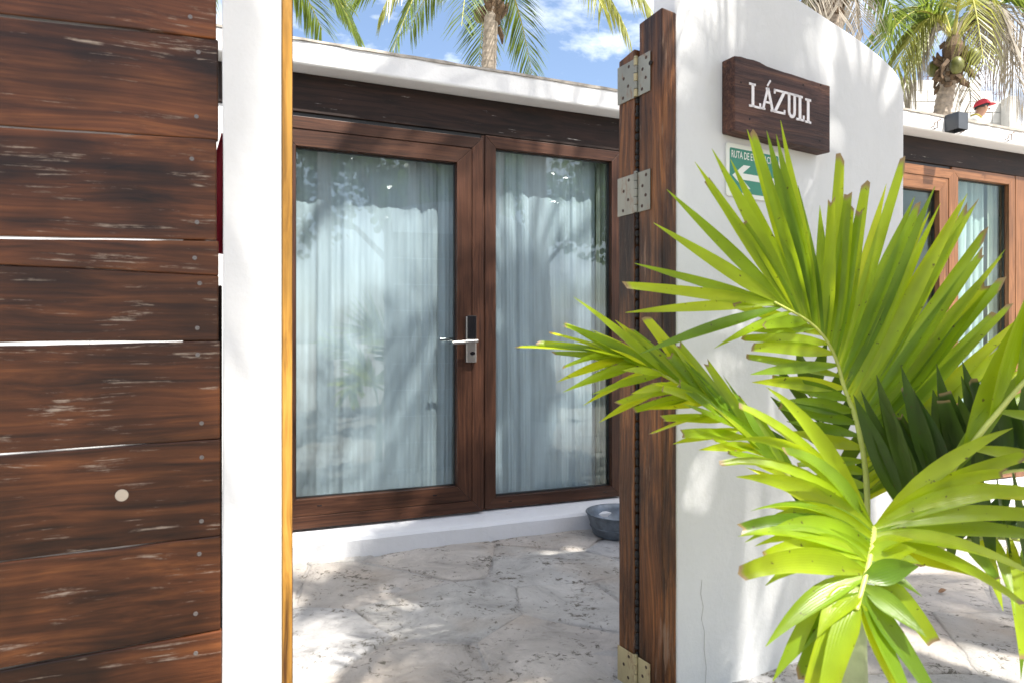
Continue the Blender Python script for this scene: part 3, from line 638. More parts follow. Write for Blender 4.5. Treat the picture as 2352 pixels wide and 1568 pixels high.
hinge(hzc(443), M['hinge'], M['hinge'], 'grey steel hinge at the middle of the jamb post beside the evacuation sign', 0.127)
hinge(hzc(1556), M['brass'], M['brass'], 'yellowed rusty hinge low on the brown jamb post', 0.140)

# name board
su, sv = 1687, 126
q0, q1 = wq(1687), wq(1906)
zt0, zb0 = wz(1700, 128) , wz(1687, 302)
D = 0.055
# the front face stands D proud, so find its real corner from the picture rays
def wfront(u, v, d):
    a = (u - 1176) / F; p = PO - NW * d; q = (p.x - p.y * a) / (EW.y * a - EW.x); Y = (p + EW * q).y; return q, H - (v - 784) / F * Y
A, zA = wfront(1687, 127, D); B, zB = wfront(1907, 190, D); _, zC = wfront(1686, 301, D); _, zD = wfront(1903, 347, D)
sg = thing('name_board', 'dark wooden board with the white carved name on the white wall', 'sign', PO + EW * A + Vector((0, 0, zC)), TW)
W = B - A; Ht = ((zA - zC) + (zB - zD)) / 2
m = MB(); n = 16; vs = []
rr = random.Random(8)
for i in range(n + 1):
    x = W * i / n; j = rr.uniform(-0.0015, 0.0015); k = rr.uniform(-0.0015, 0.0015)
    tz = Ht + j + (0.004 if 0.05 < i / n < 0.30 else -0.001) - 0.012 * i / n
    bz = k - 0.006 * i / n
    vs += [(x, -D, bz), (x, -0.001, bz + 0.002), (x, -0.001, tz), (x, -D, tz)]
fs = [(i * 4 + k, i * 4 + 4 + k, i * 4 + 4 + (k + 1) % 4, i * 4 + (k + 1) % 4) for i in range(n) for k in range(4)] + [(0, 1, 2, 3), (n * 4 + 3, n * 4 + 2, n * 4 + 1, n * 4)]
m.add(vs, fs); board = m.build('board', M['sign'], sg, 0.004)
def stroke(m, x0, z0, x1, z1, w):
    a = Vector((x0, z0)); b = Vector((x1, z1)); d = (b - a).normalized(); nn = Vector((-d.y, d.x)) * w / 2
    m.prism([tuple(a - nn), tuple(b - nn), tuple(b + nn), tuple(a + nn)], -D - 0.0022, -D + 0.002)
def letters(ch, m, x, z, h, w):
    t = h * 0.145; s = t * 0.62; g = 0.5 * t
    if ch == 'L': stroke(m, x + t, z, x + t, z + h, t); stroke(m, x - g, z + h - s / 2, x + 2.1 * t, z + h - s / 2, s); stroke(m, x - g, z + s / 2, x + w, z + s / 2, s); stroke(m, x + w - s / 2, z, x + w - s / 2, z + h * 0.24, s)
    if ch == 'A':
        cx = x + w / 2; stroke(m, x + t * 0.3, z, cx, z + h, t * 0.85); stroke(m, x + w - t * 0.3, z, cx, z + h, t); stroke(m, x + w * 0.2, z + h * 0.36, x + w * 0.8, z + h * 0.36, s)
        stroke(m, x - t * 0.6, z + s / 2, x + t * 1.3, z + s / 2, s); stroke(m, x + w - t * 1.3, z + s / 2, x + w + t * 0.6, z + s / 2, s); stroke(m, cx - t * 0.9, z + h - s / 2, cx + t * 0.5, z + h - s / 2, s)
    if ch == 'Z': stroke(m, x, z + h - s / 2, x + w, z + h - s / 2, s); stroke(m, x + s / 2, z + h * 0.80, x + s / 2, z + h, s); stroke(m, x + w - t * 0.5, z + h - s * 0.6, x + t * 0.5, z + s * 0.6, t); stroke(m, x, z + s / 2, x + w, z + s / 2, s); stroke(m, x + w - s / 2, z, x + w - s / 2, z + h * 0.2, s)
    if ch == 'U':
        pts = [(x + t, z + h)] + [(x + w / 2 - (w / 2 - t) * math.cos(a), z + h * 0.26 - (h * 0.26 - t / 2) * math.sin(a)) for a in [math.pi * k / 8 for k in range(9)]] + [(x + w - t, z + h)]
        for a, b in zip(pts, pts[1:]): stroke(m, a[0], a[1], b[0], b[1], t * 0.9)
        stroke(m, x - g, z + h - s / 2, x + 2.3 * t, z + h - s / 2, s); stroke(m, x + w - 2.3 * t, z + h - s / 2, x + w + g, z + h - s / 2, s)
    if ch == 'I': stroke(m, x + w / 2, z, x + w / 2, z + h, t); stroke(m, x, z + h - s / 2, x + w, z + h - s / 2, s); stroke(m, x, z + s / 2, x + w, z + s / 2, s)
def sgn_pt(u, v): q, z = wfront(u, v, D); return q - A, z - zC
for ch, ul, ut, ur, ub in (('L', 1723, 194, 1747, 249), ('A', 1750, 203, 1776, 255), ('Z', 1777, 208, 1803, 262), ('U', 1806, 215, 1830, 273), ('L', 1831, 221, 1847, 279), ('I', 1849, 228, 1862, 284)):
    x0, _ = sgn_pt(ul, 240); x1, _ = sgn_pt(ur, 240); um = (ul + ur) / 2; _, z1 = sgn_pt(um, ut); _, z0 = sgn_pt(um, ub)
    m = MB(); letters(ch, m, x0, z0, z1 - z0, x1 - x0)
    if ch == 'A': a = sgn_pt(1762, 198); b = sgn_pt(1769, 186); stroke(m, a[0], a[1], b[0], b[1], 0.006)
    m.build('letter', M['letter'], board)
for u, v in ((1702, 190), (1885, 196), (1722, 274), (1883, 324), (1845, 196)):
    x, z = sgn_pt(u, v); p = MB(); p.lathe([(0.0, 0.0003), (0.0035, 0.0003), (0.0042, -0.001)], 10); p.v = [Vector((x + v2.x, -D - v2.z - 0.0001, z + v2.y)) for v2 in p.v]; p.build('nail_hole', M['dark'], board)

# evacuation sign
A2, z2 = wfront(1668, 327, 0.004); B2, _ = wfront(1794, 350, 0.004); _, z3 = wfront(1668, 449, 0.004)
ev = thing('evacuation_sign', 'green evacuation route sign with white arrow below the name board', 'sign', PO + EW * A2 + Vector((0, 0, z3)), TW)
W2, H2_ = B2 - A2, z2 - z3
def rrect(x0, x1, z0, z1, r, n=5):
    pts = []
    for cx, cz, a0 in ((x1 - r, z0 + r, -90), (x1 - r, z1 - r, 0), (x0 + r, z1 - r, 90), (x0 + r, z0 + r, 180)):
        for k in range(n + 1): a = R(a0 + 90 * k / n); pts.append((cx + r * math.cos(a), cz + r * math.sin(a)))
    return pts
m = MB(); m.prism(rrect(0, W2, 0, H2_, 0.008), -0.005, -0.001); m.build('plate', M['swhite'], ev)
e = W2 * 0.055
m = MB(); m.prism(rrect(e, W2 - e, e, H2_ - e, 0.006), -0.0055, -0.004); m.build('green_field', M['sgreen'], ev)
m = MB(); za = H2_ * 0.40
m.prism([(W2 * 0.10, za), (W2 * 0.30, za + H2_ * 0.22), (W2 * 0.42, za + H2_ * 0.22), (W2 * 0.28, za + H2_ * 0.06), (W2 * 0.90, za + H2_ * 0.06), (W2 * 0.90, za - H2_ * 0.06), (W2 * 0.28, za - H2_ * 0.06), (W2 * 0.42, za - H2_ * 0.22), (W2 * 0.30, za - H2_ * 0.22)], -0.0062, -0.005)
m.build('arrow', M['swhite'], ev)
def text_mesh(txt, name, mat, parent, x, z, w, h, y):
    c = bpy.data.curves.new(name, 'FONT'); c.body = txt; c.extrude = 0.0; c.offset = 0.012; c.resolution_u = 3
    t = bpy.data.objects.new('tmp', c); COL.objects.link(t)
    dg = bpy.context.evaluated_depsgraph_get(); me = bpy.data.meshes.new_from_object(t.evaluated_get(dg)); bpy.data.objects.remove(t); bpy.data.curves.remove(c)
    xs = [v.co.x for v in me.vertices]; zs = [v.co.y for v in me.vertices]; x0, x1, z0, z1 = min(xs), max(xs), min(zs), max(zs)
    for v in me.vertices: v.co = Vector((x + (v.co.x - x0) / (x1 - x0) * w, y, z + (v.co.y - z0) / (z1 - z0) * h))
    me.name = name; me.materials.clear(); me.materials.append(mat)
    o = bpy.data.objects.new(name, me); COL.objects.link(o); o.parent = parent; return o
text_mesh('RUTA DE EVACUACION', 'lettering', M['swhite'], ev, W2 * 0.085, H2_ * 0.73, W2 * 0.83, H2_ * 0.14, -0.0060)

# ------------------------------------------------------------------ galvanised tub
c = at(1424, 784, 4.00); c.z = 0.006
tb = thing('tub', 'round galvanised metal tub standing on the flagstones by the curb', 'tub', c)
m = MB(); m.lathe([(0.0, 0.004), (0.150, 0.0), (0.158, 0.006), (0.172, 0.05), (0.186, 0.098), (0.196, 0.122), (0.201, 0.127), (0.200, 0.131), (0.194, 0.129), (0.183, 0.10), (0.155, 0.010), (0.0, 0.008)], 40); m.build('body', M['galv'], tb, smooth=True)
m = MB(); m.lathe([(0.1735, 0.050), (0.1775, 0.052), (0.1755, 0.056)], 40); m.build('bead', M['galv'], tb, smooth=True)
m = MB(); m.tube([(0.202 * math.cos(a) * 1.01 + 0.012, 0.03 * (k - 2), 0.10 - 0.02 * (1 - abs(k - 2) / 2)) for k, a in enumerate((0.15, 0.08, 0, -0.08, -0.15))], 0.004, 6); m.build('handle', M['galv'], tb)

# ------------------------------------------------------------------ young palm in front of the wall
base = at(1958, 784, 1.55); base.z = -0.03
pl = thing('young_palm', 'young bright green palm plant with broad split leaflets beside the white wall', 'plant', base)
rp = random.Random(17)
def bez(a, b, c, t): return a * (1 - t) ** 2 + b * 2 * t * (1 - t) + c * t * t
def leaflet(P0, P2, width, bulge, mat, parent, face, torn=False, fold=0.22, twist=0.0):
    Ln = (P2 - P0).length; P1 = (P0 + P2) / 2 + Vector((0, 0, 1)) * bulge * Ln
    n = 9; vs = []; fs = []; uvs = []
    for i in range(n + 1):
        t = i / n; p = bez(P0, P1, P2, t); d = (bez(P0, P1, P2, min(1, t + .02)) - bez(P0, P1, P2, max(0, t - .02))).normalized()
        nrm = (face - d * face.dot(d)).normalized(); nrm = (Matrix.Rotation(twist * t, 3, d) @ nrm)
        s = d.cross(nrm).normalized()
        if t < 0.4: w = 0.22 + 0.78 * math.sin(t / 0.4 * math.pi / 2)
        elif torn: w = 1.0 - 0.45 * ((t - 0.4) / 0.6) ** 1.2
        else: w = max(0.03, 1 - ((t - 0.4) / 0.6) ** 1.7)
        w *= width / 2
        vs += [p - s * w, p - nrm * w * fold * 2, p + s * w]; uvs += [(t * (1.0 if torn else 0.965), 0), (t * (1.0 if torn else 0.965), .5), (t * (1.0 if torn else 0.965), 1)]
    if torn:
        vs[-1] = vs[-1] + (vs[-1] - vs[-4]) * rp.uniform(-.5, .3); vs[-2] = vs[-2] + (vs[-2] - vs[-5]) * rp.uniform(-.4, .4)
    for i in range(n):
        for k in (0, 1): fs.append((i * 3 + k, i * 3 + k + 1, i * 3 + 4 + k, i * 3 + 3 + k))
    m = MB(); m.add(vs, fs); o = m.build('leaflet', mat, parent, smooth=True, off=base)
    ul = o.data.uv_layers.new(name='UVMap')
    for lp in o.data.loops: ul.data[lp.index].uv = uvs[lp.vertex_index]
    return o
def poly_at(pts, t):
    ls = [(b - a).length for a, b in zip(pts, pts[1:])]; tot = sum(ls); s = t * tot
    for (a, b), l in zip(zip(pts, pts[1:]), ls):
        if s <= l or b is pts[-1]: return a + (b - a) * min(1, s / l)
        s -= l
def smooth_poly(pts, it=2):
    for _ in range(it):
        q = [pts[0]]
        for a, b in zip(pts, pts[1:]): q += [a * .75 + b * .25, a * .25 + b * .75]
        pts = q + [pts[-1]]
    return pts
def frond(rach, sides, mat, r0=0.010, r1=0.0025, dense=None):
    pts = smooth_poly([at(*p) for p in rach])
    m = MB(); k = len(pts); m.tube(pts, [r0 + (r1 - r0) * (i / (k - 1)) ** 0.7 for i in range(k)], 8)
    fr = m.build('frond', M['rachis'], pl, smooth=True, off=base)
    for t0, t1, tips, Ya, Yb, wid, bul, face, mt in sides:
        if dense is not None:            # a shorter leaflet between each pair
            q = list(tips[:dense + 1])
            for a, b in zip(tips[dense:], tips[dense + 1:]):
                k = rp.uniform(.35, .65); q.append((a[0] + (b[0] - a[0]) * k + rp.uniform(-14, 14), a[1] + (b[1] - a[1]) * k + rp.uniform(5, 60))); q.append(b)
            tips = q
        n = len(tips)
        for i, tp in enumerate(tips):
            f = i / max(1, n - 1); t = t0 + (t1 - t0) * f; P0 = poly_at(pts, t)
            Y = (tp[2] if len(tp) > 2 else Ya + (Yb - Ya) * f + rp.uniform(-.04, .04))
            P2 = at(tp[0], tp[1], Y)
            fc = (Vector(face) + Vector((rp.uniform(-.35, .35), rp.uniform(-.25, .25), rp.uniform(-.35, .35)))).normalized()
            wd = wid if isinstance(wid, float) else wid[0] + (wid[1] - wid[0]) * f
            leaflet(P0, P2, wd * rp.uniform(0.70, 1.0), bul * rp.uniform(0.6, 1.3), mt or mat, fr, fc, torn=rp.random() < 0.42, twist=rp.uniform(-.7, .7))
    return fr
CAMF = (-0.45, -0.85, 0.30)
# tall fan
frond([(1962,1440,1.56),(1992,1250,1.62),(1992,1090,1.68),(1966,954,1.71),(1941,900,1.72),(1919,812,1.72),(1872,744,1.69),(1779,694,1.63)],
 [(0.99, 0.33, [(1436,718),(1440,655),(1457,605),(1501,512),(1531,435),(1596,372),(1635,342),(1716,298),(1761,301),(1793,277),(1883,472),(1930,353),(1955,460),(1988,427),(2076,366),(2110,470),(2148,428),(2160,467),(2222,445),(2232,466),(2266,566),(2310,572),(2271,644),(2320,700),(2360,716),(2320,791),(2360,838),(2380,900)], 1.55, 1.78, (0.033, 0.050), 0.02, CAMF, None),
  (0.97, 0.33, [(1470,812,1.45),(1640,800,1.5),(1704,505),(1757,747),(1713,760),(1690,700),(1726,797),(1716,819),(1777,870),(1790,930),(1810,990),(1830,1040),(1850,1100)], 1.55, 1.72, (0.036, 0.042), 0.03, CAMF, None)], M['leaf'], dense=5)
# leftward frond
frond([(1950,1445,1.55),(1905,1240,1.57),(1820,1095,1.60),(1700,985,1.63),(1600,905,1.65),(1500,845,1.65),(1415,808,1.64)],
 [(1.0, 0.30, [(1190,794),(1234,787),(1264,762),(1290,743),(1317,682),(1413,735),(1480,726),(1520,760),(1560,790),(1622,831),(1660,860),(1690,905),(1730,940),(1760,990)], 1.60, 1.68, 0.036, 0.05, (-0.3,-0.6,0.7), None),
  (1.0, 0.34, [(1294,842),(1279,877),(1293,900),(1360,905),(1420,925),(1480,940),(1520,960),(1564,995),(1640,1010),(1690,1040),(1740,1090)], 1.56, 1.50, 0.034, 0.04, (-0.2,-0.7,0.6), None),
  (0.95, 0.45, [(1340,800),(1400,800),(1430,850),(1500,880),(1560,880),(1600,900),(1650,930)], 1.52, 1.55, 0.030, 0.05, (-0.2,-0.7,0.6), None)], M['leaf'], 0.009, dense=2)
# frond arching towards the camera
frond([(1952,1450,1.55),(1978,1330,1.52),(2000,1230,1.46),(2007,1206,1.41),(2005,1240,1.36),(1997,1285,1.32),(1987,1325,1.29),(1967,1400,1.24)],
 [(0.52, 0.99, [(1760,888),(1697,930),(1801,1035,1.3),(1688,1010),(1657,1063),(1691,1094),(1757,1163),(1697,1216),(1758,1224),(1695,1231),(1814,1242),(1706,1315),(1775,1563),(1877,1462),(1859,1600),(1875,1690)], 1.42, 1.17, (0.036, 0.060), 0.26, (-0.35,-0.75,0.55), None),
  (0.50, 0.97, [(2326,982),(2360,1045),(2316,1085),(2430,1135),(2450,1195),(2480,1250),(2360,1395),(2100,1238,1.3),(2105,1262,1.3),(2146,1476),(2110,1300,1.28),(2170,1640),(2095,1660)], 1.50, 1.20, (0.046, 0.050), 0.14, (0.1,-0.7,0.7), None)], M['leaf'], 0.009, 0.004, dense=5)
# added frond, mostly out of view at right, to shade the ones behind
frond([(1962,1440,1.56),(2160,1100,1.50),(2450,760,1.45),(2720,560,1.42)],
 [(0.35, 1.0, [(2380,820),(2400,640),(2430,520),(2480,420),(2560,330),(2640,280),(2740,260),(2860,300),(2950,420)], 1.5, 1.42, 0.055, 0.04, (0.3,-0.5,0.8), M['leaf']),
  (0.35, 1.0, [(2420,1150),(2500,1080),(2580,1000),(2660,930),(2740,880),(2820,820),(2900,740),(2960,640)], 1.5, 1.42, 0.055, 0.04, (0.3,-0.5,0.8), M['leaf'])], M['leaf'])
# frond darkened as if in shade, by its leaf colour
frond([(1962,1440,1.57),(2005,1220,1.57),(2130,1130,1.58),(2300,1080,1.60),(2470,1070,1.62)],
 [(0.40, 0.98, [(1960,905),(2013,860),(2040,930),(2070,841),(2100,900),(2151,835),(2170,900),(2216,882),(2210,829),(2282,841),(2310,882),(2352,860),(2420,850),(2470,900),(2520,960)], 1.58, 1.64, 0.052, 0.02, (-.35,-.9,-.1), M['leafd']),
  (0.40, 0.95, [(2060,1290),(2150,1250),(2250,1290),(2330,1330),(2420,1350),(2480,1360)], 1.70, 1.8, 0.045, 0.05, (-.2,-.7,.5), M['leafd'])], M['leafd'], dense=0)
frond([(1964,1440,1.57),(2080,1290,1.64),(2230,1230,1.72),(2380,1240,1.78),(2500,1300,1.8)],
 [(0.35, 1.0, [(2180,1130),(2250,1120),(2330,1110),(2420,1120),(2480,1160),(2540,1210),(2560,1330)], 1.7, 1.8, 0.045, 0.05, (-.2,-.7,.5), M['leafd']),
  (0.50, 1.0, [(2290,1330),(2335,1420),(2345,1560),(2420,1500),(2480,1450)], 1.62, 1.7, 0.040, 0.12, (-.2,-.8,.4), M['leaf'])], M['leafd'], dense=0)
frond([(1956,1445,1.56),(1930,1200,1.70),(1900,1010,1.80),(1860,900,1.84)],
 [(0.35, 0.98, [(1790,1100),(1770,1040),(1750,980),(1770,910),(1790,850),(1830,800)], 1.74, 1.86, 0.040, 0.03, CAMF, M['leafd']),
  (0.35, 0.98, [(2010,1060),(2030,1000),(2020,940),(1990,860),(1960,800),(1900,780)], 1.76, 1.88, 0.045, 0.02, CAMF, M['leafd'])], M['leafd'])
m = MB(); zt = at(1958, 1400, 1.56).z
m.tube([base, base + Vector((0.004, 0, 0.3)), base + Vector((0, 0, 0.55)), Vector((base.x, base.y + 0.01, zt))], [0.036, 0.031, 0.028, 0.022], 16)
m.build('stem', M['stem'], pl, smooth=True, off=base)

# ------------------------------------------------------------------ coconut palms
def palm(name, label, foot, crown, fronds, seed, trunk_r=0.14, group='coconut palms', nl=64, cocos=4, ll=0.62, lw=0.019):
    rr = random.Random(seed); foot = Vector(foot); crown = Vector(crown)
    o = thing(name, label, 'palm tree', foot, 0, group)
    mid = (foot + crown) / 2 + Vector((rr.uniform(-.3, .3), rr.uniform(-.2, .2), 0)); n = 170
    pts = [bez(foot, mid, crown, i / n) for i in range(n + 1)]
    rad = [trunk_r * (1.25 - 0.40 * i / n + (0.35 * (1 - i / n) ** 8)) * (1.05 if i % 3 == 0 else 0.97 + rr.uniform(-.012, .012)) for i in range(n + 1)]
    m = MB(); m.tube(pts, rad, 14); m.build('trunk', M['bark'], o, off=foot)
    m = MB()
    for k in range(26):
        a = rr.uniform(0, 6.28); d = Vector((math.cos(a), math.sin(a), 0)); z = rr.uniform(-0.55, 0.12)
        s = crown + Vector((0, 0, z)) + d * trunk_r * 0.85; e2 = s + d * rr.uniform(.06, .22) + Vector((0, 0, rr.uniform(-.25, .25)))
        m.tube([s, (s + e2) / 2 + d * 0.04, e2], [0.05, 0.04, 0.012], 5)
    m.tube([crown - Vector((0, 0, .5)), crown, crown + Vector((0, 0, .25))], [trunk_r * .9, trunk_r * 1.15, trunk_r * .4], 10)
    m.build('leaf_bases', M['barkd'], o, off=foot)
    for k in range(cocos):
        a = rr.uniform(0, 6.28); s = crown + Vector((math.cos(a) * .26, math.sin(a) * .26, rr.uniform(-.42, -.2)))
        m = MB(); m.lathe([(0.0, -.13), (.06, -.105), (.095, -.03), (.09, .05), (.05, .11), (0.0, .13)], 12); m.v = [v + s for v in m.v]; m.build('coconut', M['coco'], o, smooth=True, off=foot)
    for tip, lift, mk in fronds:
        tip = Vector(tip); P0 = crown + Vector((0, 0, 0.1)); out = tip - P0; ho = Vector((out.x, out.y, 0))
        P1 = P0 + ho * 0.45 + Vector((0, 0, lift)); m = MB()
        cp = [bez(P0, P1, tip, i / 14) for i in range(15)]
        m.tube(cp, [0.030 - 0.026 * (i / 14) ** .8 for i in range(15)], 5, 1)
        vs, fs = [], []
        for i in range(nl):
            t = 0.16 + 0.84 * (i + rr.uniform(-.3, .3)) / nl; t = min(1, max(.1, t))
            p = bez(P0, P1, tip, t); d = (bez(P0, P1, tip, min(1, t + .03)) - bez(P0, P1, tip, max(0, t - .03))).normalized()
            side = d.cross(Vector((0, 0, 1)));
            if side.length < .2: side = d.cross(Vector((ho.y, -ho.x, 0.3)))
            side.normalize(); prof = math.sin(math.pi * (.10 + .80 * (t - .1) / .9)) ** .55
            for sg in (-1, 1):
                if mk == 'frondx' and rr.random() < .25: continue
                l = ll * prof * rr.uniform(.85, 1.1); hang = {'frond': rr.uniform(.10, .42), 'frondy': rr.uniform(.55, 1.05), 'frondx': rr.uniform(.6, 1.3)}[mk]
                a0 = p; d1 = (side * sg * rr.uniform(.6, .85) + d * (.55 + .5 * t)).normalized()
                a1 = a0 + d1 * l * .5 - Vector((0, 0, hang * l * .14)); a2 = a1 + d1 * l * .5 * (1 - .35 * hang) - Vector((0, 0, hang * l * .6))
                wv = d.lerp(Vector((0, 0, 1)), rr.uniform(.0, .5)).normalized() * lw
                o0 = len(vs); vs += [a0 - wv * .5, a0 + wv * .5, a1 - wv, a1 + wv, a2 - wv * .12, a2 + wv * .12]
                fs += [(o0, o0 + 1, o0 + 3, o0 + 2), (o0 + 2, o0 + 3, o0 + 5, o0 + 4)]
        m.add(vs, fs, 0); m.build('frond', [M[mk], M['rachis_p'] if mk != 'frondx' else M['frondx']], o, off=foot)
    return o
def tips(lst, Y, jy=0.0, seed=1):
    rr = random.Random(seed); return [(at(u, v, Y + (dy if dy is not None else rr.uniform(-jy, jy))), lift, mk) for u, v, dy, lift, mk in lst]
Fg, Fy, Fx = 'frond', 'frondy', 'frondx'
YA = 10.5; cA = at(1133, -20, YA)
palm('coconut_palm', 'tall coconut palm with ringed trunk rising behind the bungalow with the dark door', (cA.x + .1, YA, -.04), cA,
  tips([(900,125,-1.0,1.3,Fg),(1222,172,1.0,.7,Fg),(1100,150,1.2,.5,Fg),(800,10,.2,1.1,Fg),(940,70,1.2,1.2,Fg),(1440,70,-.6,1.5,Fy),(1385,20,-1.6,1.5,Fy),(1500,30,-.9,1.6,Fy),(880,20,-.8,1.4,Fy),(1000,-330,1,.9,Fg),(1250,-400,.5,.9,Fg),(1480,-60,1,1.3,Fg),(760,-180,1,1,Fg),(1180,-250,-2.0,1.2,Fg),(1060,60,-2.2,1.4,Fg)], YA), 31, trunk_r=.125, ll=.66, cocos=1)
cD = at(570, -70, 8.5)
palm('coconut_palm', 'coconut palm leaning one dark feathery frond over the roof beside the white gatepost', (cD.x, 8.7, -.04), cD,
  tips([(822,84,.3,.75,Fg),(800,20,.8,1.0,Fg),(740,70,1.2,.6,Fg),(300,60,0,1,Fg),(420,150,-1,.9,Fg),(600,-480,1,.6,Fg),(250,-200,.5,1,Fg),(860,-150,-.4,1.1,Fg)], 8.5), 33, ll=.6)
YB = 9.6; cB = at(2190, 112, YB + .6)
palm('coconut_palm', 'leaning coconut palm with dead grey fronds and green coconuts behind the grey box lamp', (at(2120, 500, YB + .6).x - .3, YB + .9, -.04), cB,
  tips([(1995,170,-.5,1.0,Fg),(2000,95,.3,1.1,Fg),(2040,215,-.3,.9,Fy),(2060,285,0,.8,Fx),(2120,-260,.4,.6,Fg),(2020,-120,.8,.9,Fg),(2330,-180,.3,.8,Fy),(2260,150,-1.6,1.4,Fy),(2420,60,-.3,1.2,Fg),(2360,250,-.2,1.3,Fx),(2330,190,.6,1.2,Fx),(2420,190,.2,1.3,Fx),(2230,250,1.0,1.1,Fx),(2450,-60,.8,1.0,Fg),(2290,130,1.3,1.3,Fx),(2100,130,1.5,1.1,Fg)], YB + .6), 35, trunk_r=.13, cocos=3, ll=.62)
cC = at(1905, -60, 8.6)
palm('coconut_palm', 'coconut palm with bleached hanging fronds behind the rounded white wall', (cC.x + .1, 8.8, -.04), cC,
  tips([(1850,40,-.5,.8,Fx),(1930,75,-.6,.7,Fx),(1985,95,-.2,.8,Fx),(2040,-20,.4,.9,Fg),(2060,60,.6,.9,Fg),(1760,-20,.3,.9,Fg),(1700,60,.5,.9,Fg),(1960,-360,.5,.5,Fg),(1780,-320,.6,.7,Fg),(2100,-200,-.4,.9,Fg),(1890,60,.9,.6,Fy)], 8.6), 37, ll=.6)
# palms and a broadleaf tree outside the gate, behind the camera: they throw the dappled shade and show in the door glass
def ringf(c, n, r, dz, seed, mks=(Fg,)):
    rr = random.Random(seed); out = []
    for k in range(n):
        a = 6.283 * k / n + rr.uniform(-.2, .2); ra = r * rr.uniform(.8, 1.1)
        out.append((Vector((c[0] + ra * math.cos(a), c[1] + ra * math.sin(a), c[2] + dz + rr.uniform(-.7, .5))), rr.uniform(.7, 1.3), rr.choice(mks)))
    return out
cE = (3.8, 0.25, 7.2)
palm('coconut_palm', 'coconut palm outside the gate that shades the gateway and the white wall', (4.5, -0.9, -.04), cE, ringf(cE, 12, 1.6, -.35, 3), 41, ll=.62, nl=64, lw=.027)
cG = (3.25, 1.25, 8.3)
palm('coconut_palm', 'taller coconut palm outside the gate whose crown overlaps its neighbour', (4.6, 0.2, -.04), cG, ringf(cG, 10, 1.9, -.3, 6), 43, ll=.55, lw=.017, nl=48)
cK = (1.6, -0.72, 7.8)
palm('coconut_palm', 'coconut palm outside the gate that shades the worn planks', (1.66, -0.98, -.04), cK, ringf(cK, 7, 1.0, -.3, 15), 45, trunk_r=.085, ll=.6, lw=.027)
cS = (1.62, 1.0, 3.45)
palm('coconut_palm', 'short coconut palm just outside the gateway throwing frond shadows on the flagstones', (1.85, 0.7, -.04), cS, ringf(cS, 7, 1.1, -.25, 23), 47, trunk_r=.07, ll=.36, nl=24, lw=.015, cocos=0)
def broadleaf(label, foot, h, cr, seed, n=5200):
    rr = random.Random(seed); foot = Vector(foot); o = thing('broadleaf_tree', label, 'tree', foot)
    top = foot + Vector((0, 0, h)); m = MB(); f0 = foot + Vector((0, 0, h * .45))
    m.tube([foot, foot + Vector((.1, .05, h * .25)), f0], [.17, .13, .11], 10)
    cl = []
    for k in range(9):
        a = 6.28 * k / 9 + rr.uniform(-.3, .3); e = f0 + Vector((math.cos(a) * cr * rr.uniform(.4, .85), math.sin(a) * cr * rr.uniform(.4, .85), h * rr.uniform(.12, .55)))
        m.tube([f0 - Vector((0, 0, .2)), (f0 + e) / 2 + Vector((0, 0, .15)), e], [.07, .045, .02], 6); cl.append((e, cr * rr.uniform(.3, .48)))
    m.build('trunk', M['trunkw'], o, off=foot)
    vs, fs = [], []
    for k in range(n):
        c, r = rr.choice(cl); d = Vector((rr.gauss(0, 1), rr.gauss(0, 1), rr.gauss(0, .8))).normalized() * r * rr.random() ** .45
        p = c + d; nn = (d.normalized() * .5 + Vector((rr.uniform(-1, 1), rr.uniform(-1, 1), rr.uniform(.0, 1.3)))).normalized(); a = nn.orthogonal().normalized(); b = nn.cross(a); s = rr.uniform(.05, .095)
        o0 = len(vs); vs += [p + (a * math.cos(t) + b * math.sin(t)) * s for t in (0, 1.05, 2.1, 3.14, 4.2, 5.24)]; fs.append(tuple(range(o0, o0 + 6)))
    m = MB(); m.add(vs, fs); m.build('crown', M['broad'], o, off=foot)
broadleaf('broadleaf tree with round leaves outside the gate, mirrored in the door glass', (4.7, -3.4, -.04), 5.6, 2.3, 51)
broadleaf('bushy broadleaf tree across the lane, mirrored in the fixed pane', (9.2, -4.6, -.04), 6.0, 2.6, 53)

# ------------------------------------------------------------------ unfinished building, worker, tools
ub = thing('unfinished_building', 'unfinished white concrete block building with rebar behind the bungalow with the lamp', 'building', (5.2, 10.6, -.04))
m = MB(); m.box(-0.8, 6.0, -0.7, 4.5, 2.55, 2.78); m.build('floor_slab', M['concrete'], ub, 0.01)
for x in (-0.6, 2.4, 5.6):
    for y in (-0.5, 4.1): boxobj('column', M['concrete'], ub, x, x + 0.25, y, y + 0.25, 0, 2.549, 0.01)
YW = 12.6
bw, bh = 0.40, 0.20
ux = lambda u: (u - 1176) / F * YW - 5.2
uz = lambda v: H - (v - 784) / F * YW + .04
x0, x1 = ux(2080), ux(2335); ztop = lambda x: uz(188) if x < ux(2225) else uz(188) - (x - ux(2225)) * 0.98
blk = None; r = 0; z = 2.79
while z < uz(186) - .1:
    x = x0 - (bw / 2 if r % 2 else 0)
    while x < x1:
        opening = ux(2136) < x + bw * .3 < ux(2150) and uz(292) < z < uz(238)
        if z + bh * .6 < ztop(x + bw / 2) and not opening:
            if blk is None: blk = boxobj('block', M['block'], ub, 0.006, bw - .006, 0, .2, 0.005, bh - .005, 0.006); me_b = blk.data
            else:
                blk = bpy.data.objects.new('block', me_b); COL.objects.link(blk); blk.parent = ub
            blk.location = (x, YW - 10.6 + random.uniform(-.006, .006), z)
        x += bw
    z += bh; r += 1
boxobj('mortar_core', M['concrete'], ub, x0, ux(2130), YW - 10.6 + .02, YW - 10.6 + .18, 2.782, uz(205), 0)
boxobj('column', M['concrete'], ub, ux(2296), ux(2318), YW - 10.85, YW - 10.62, 2.782, uz(232), 0.01)
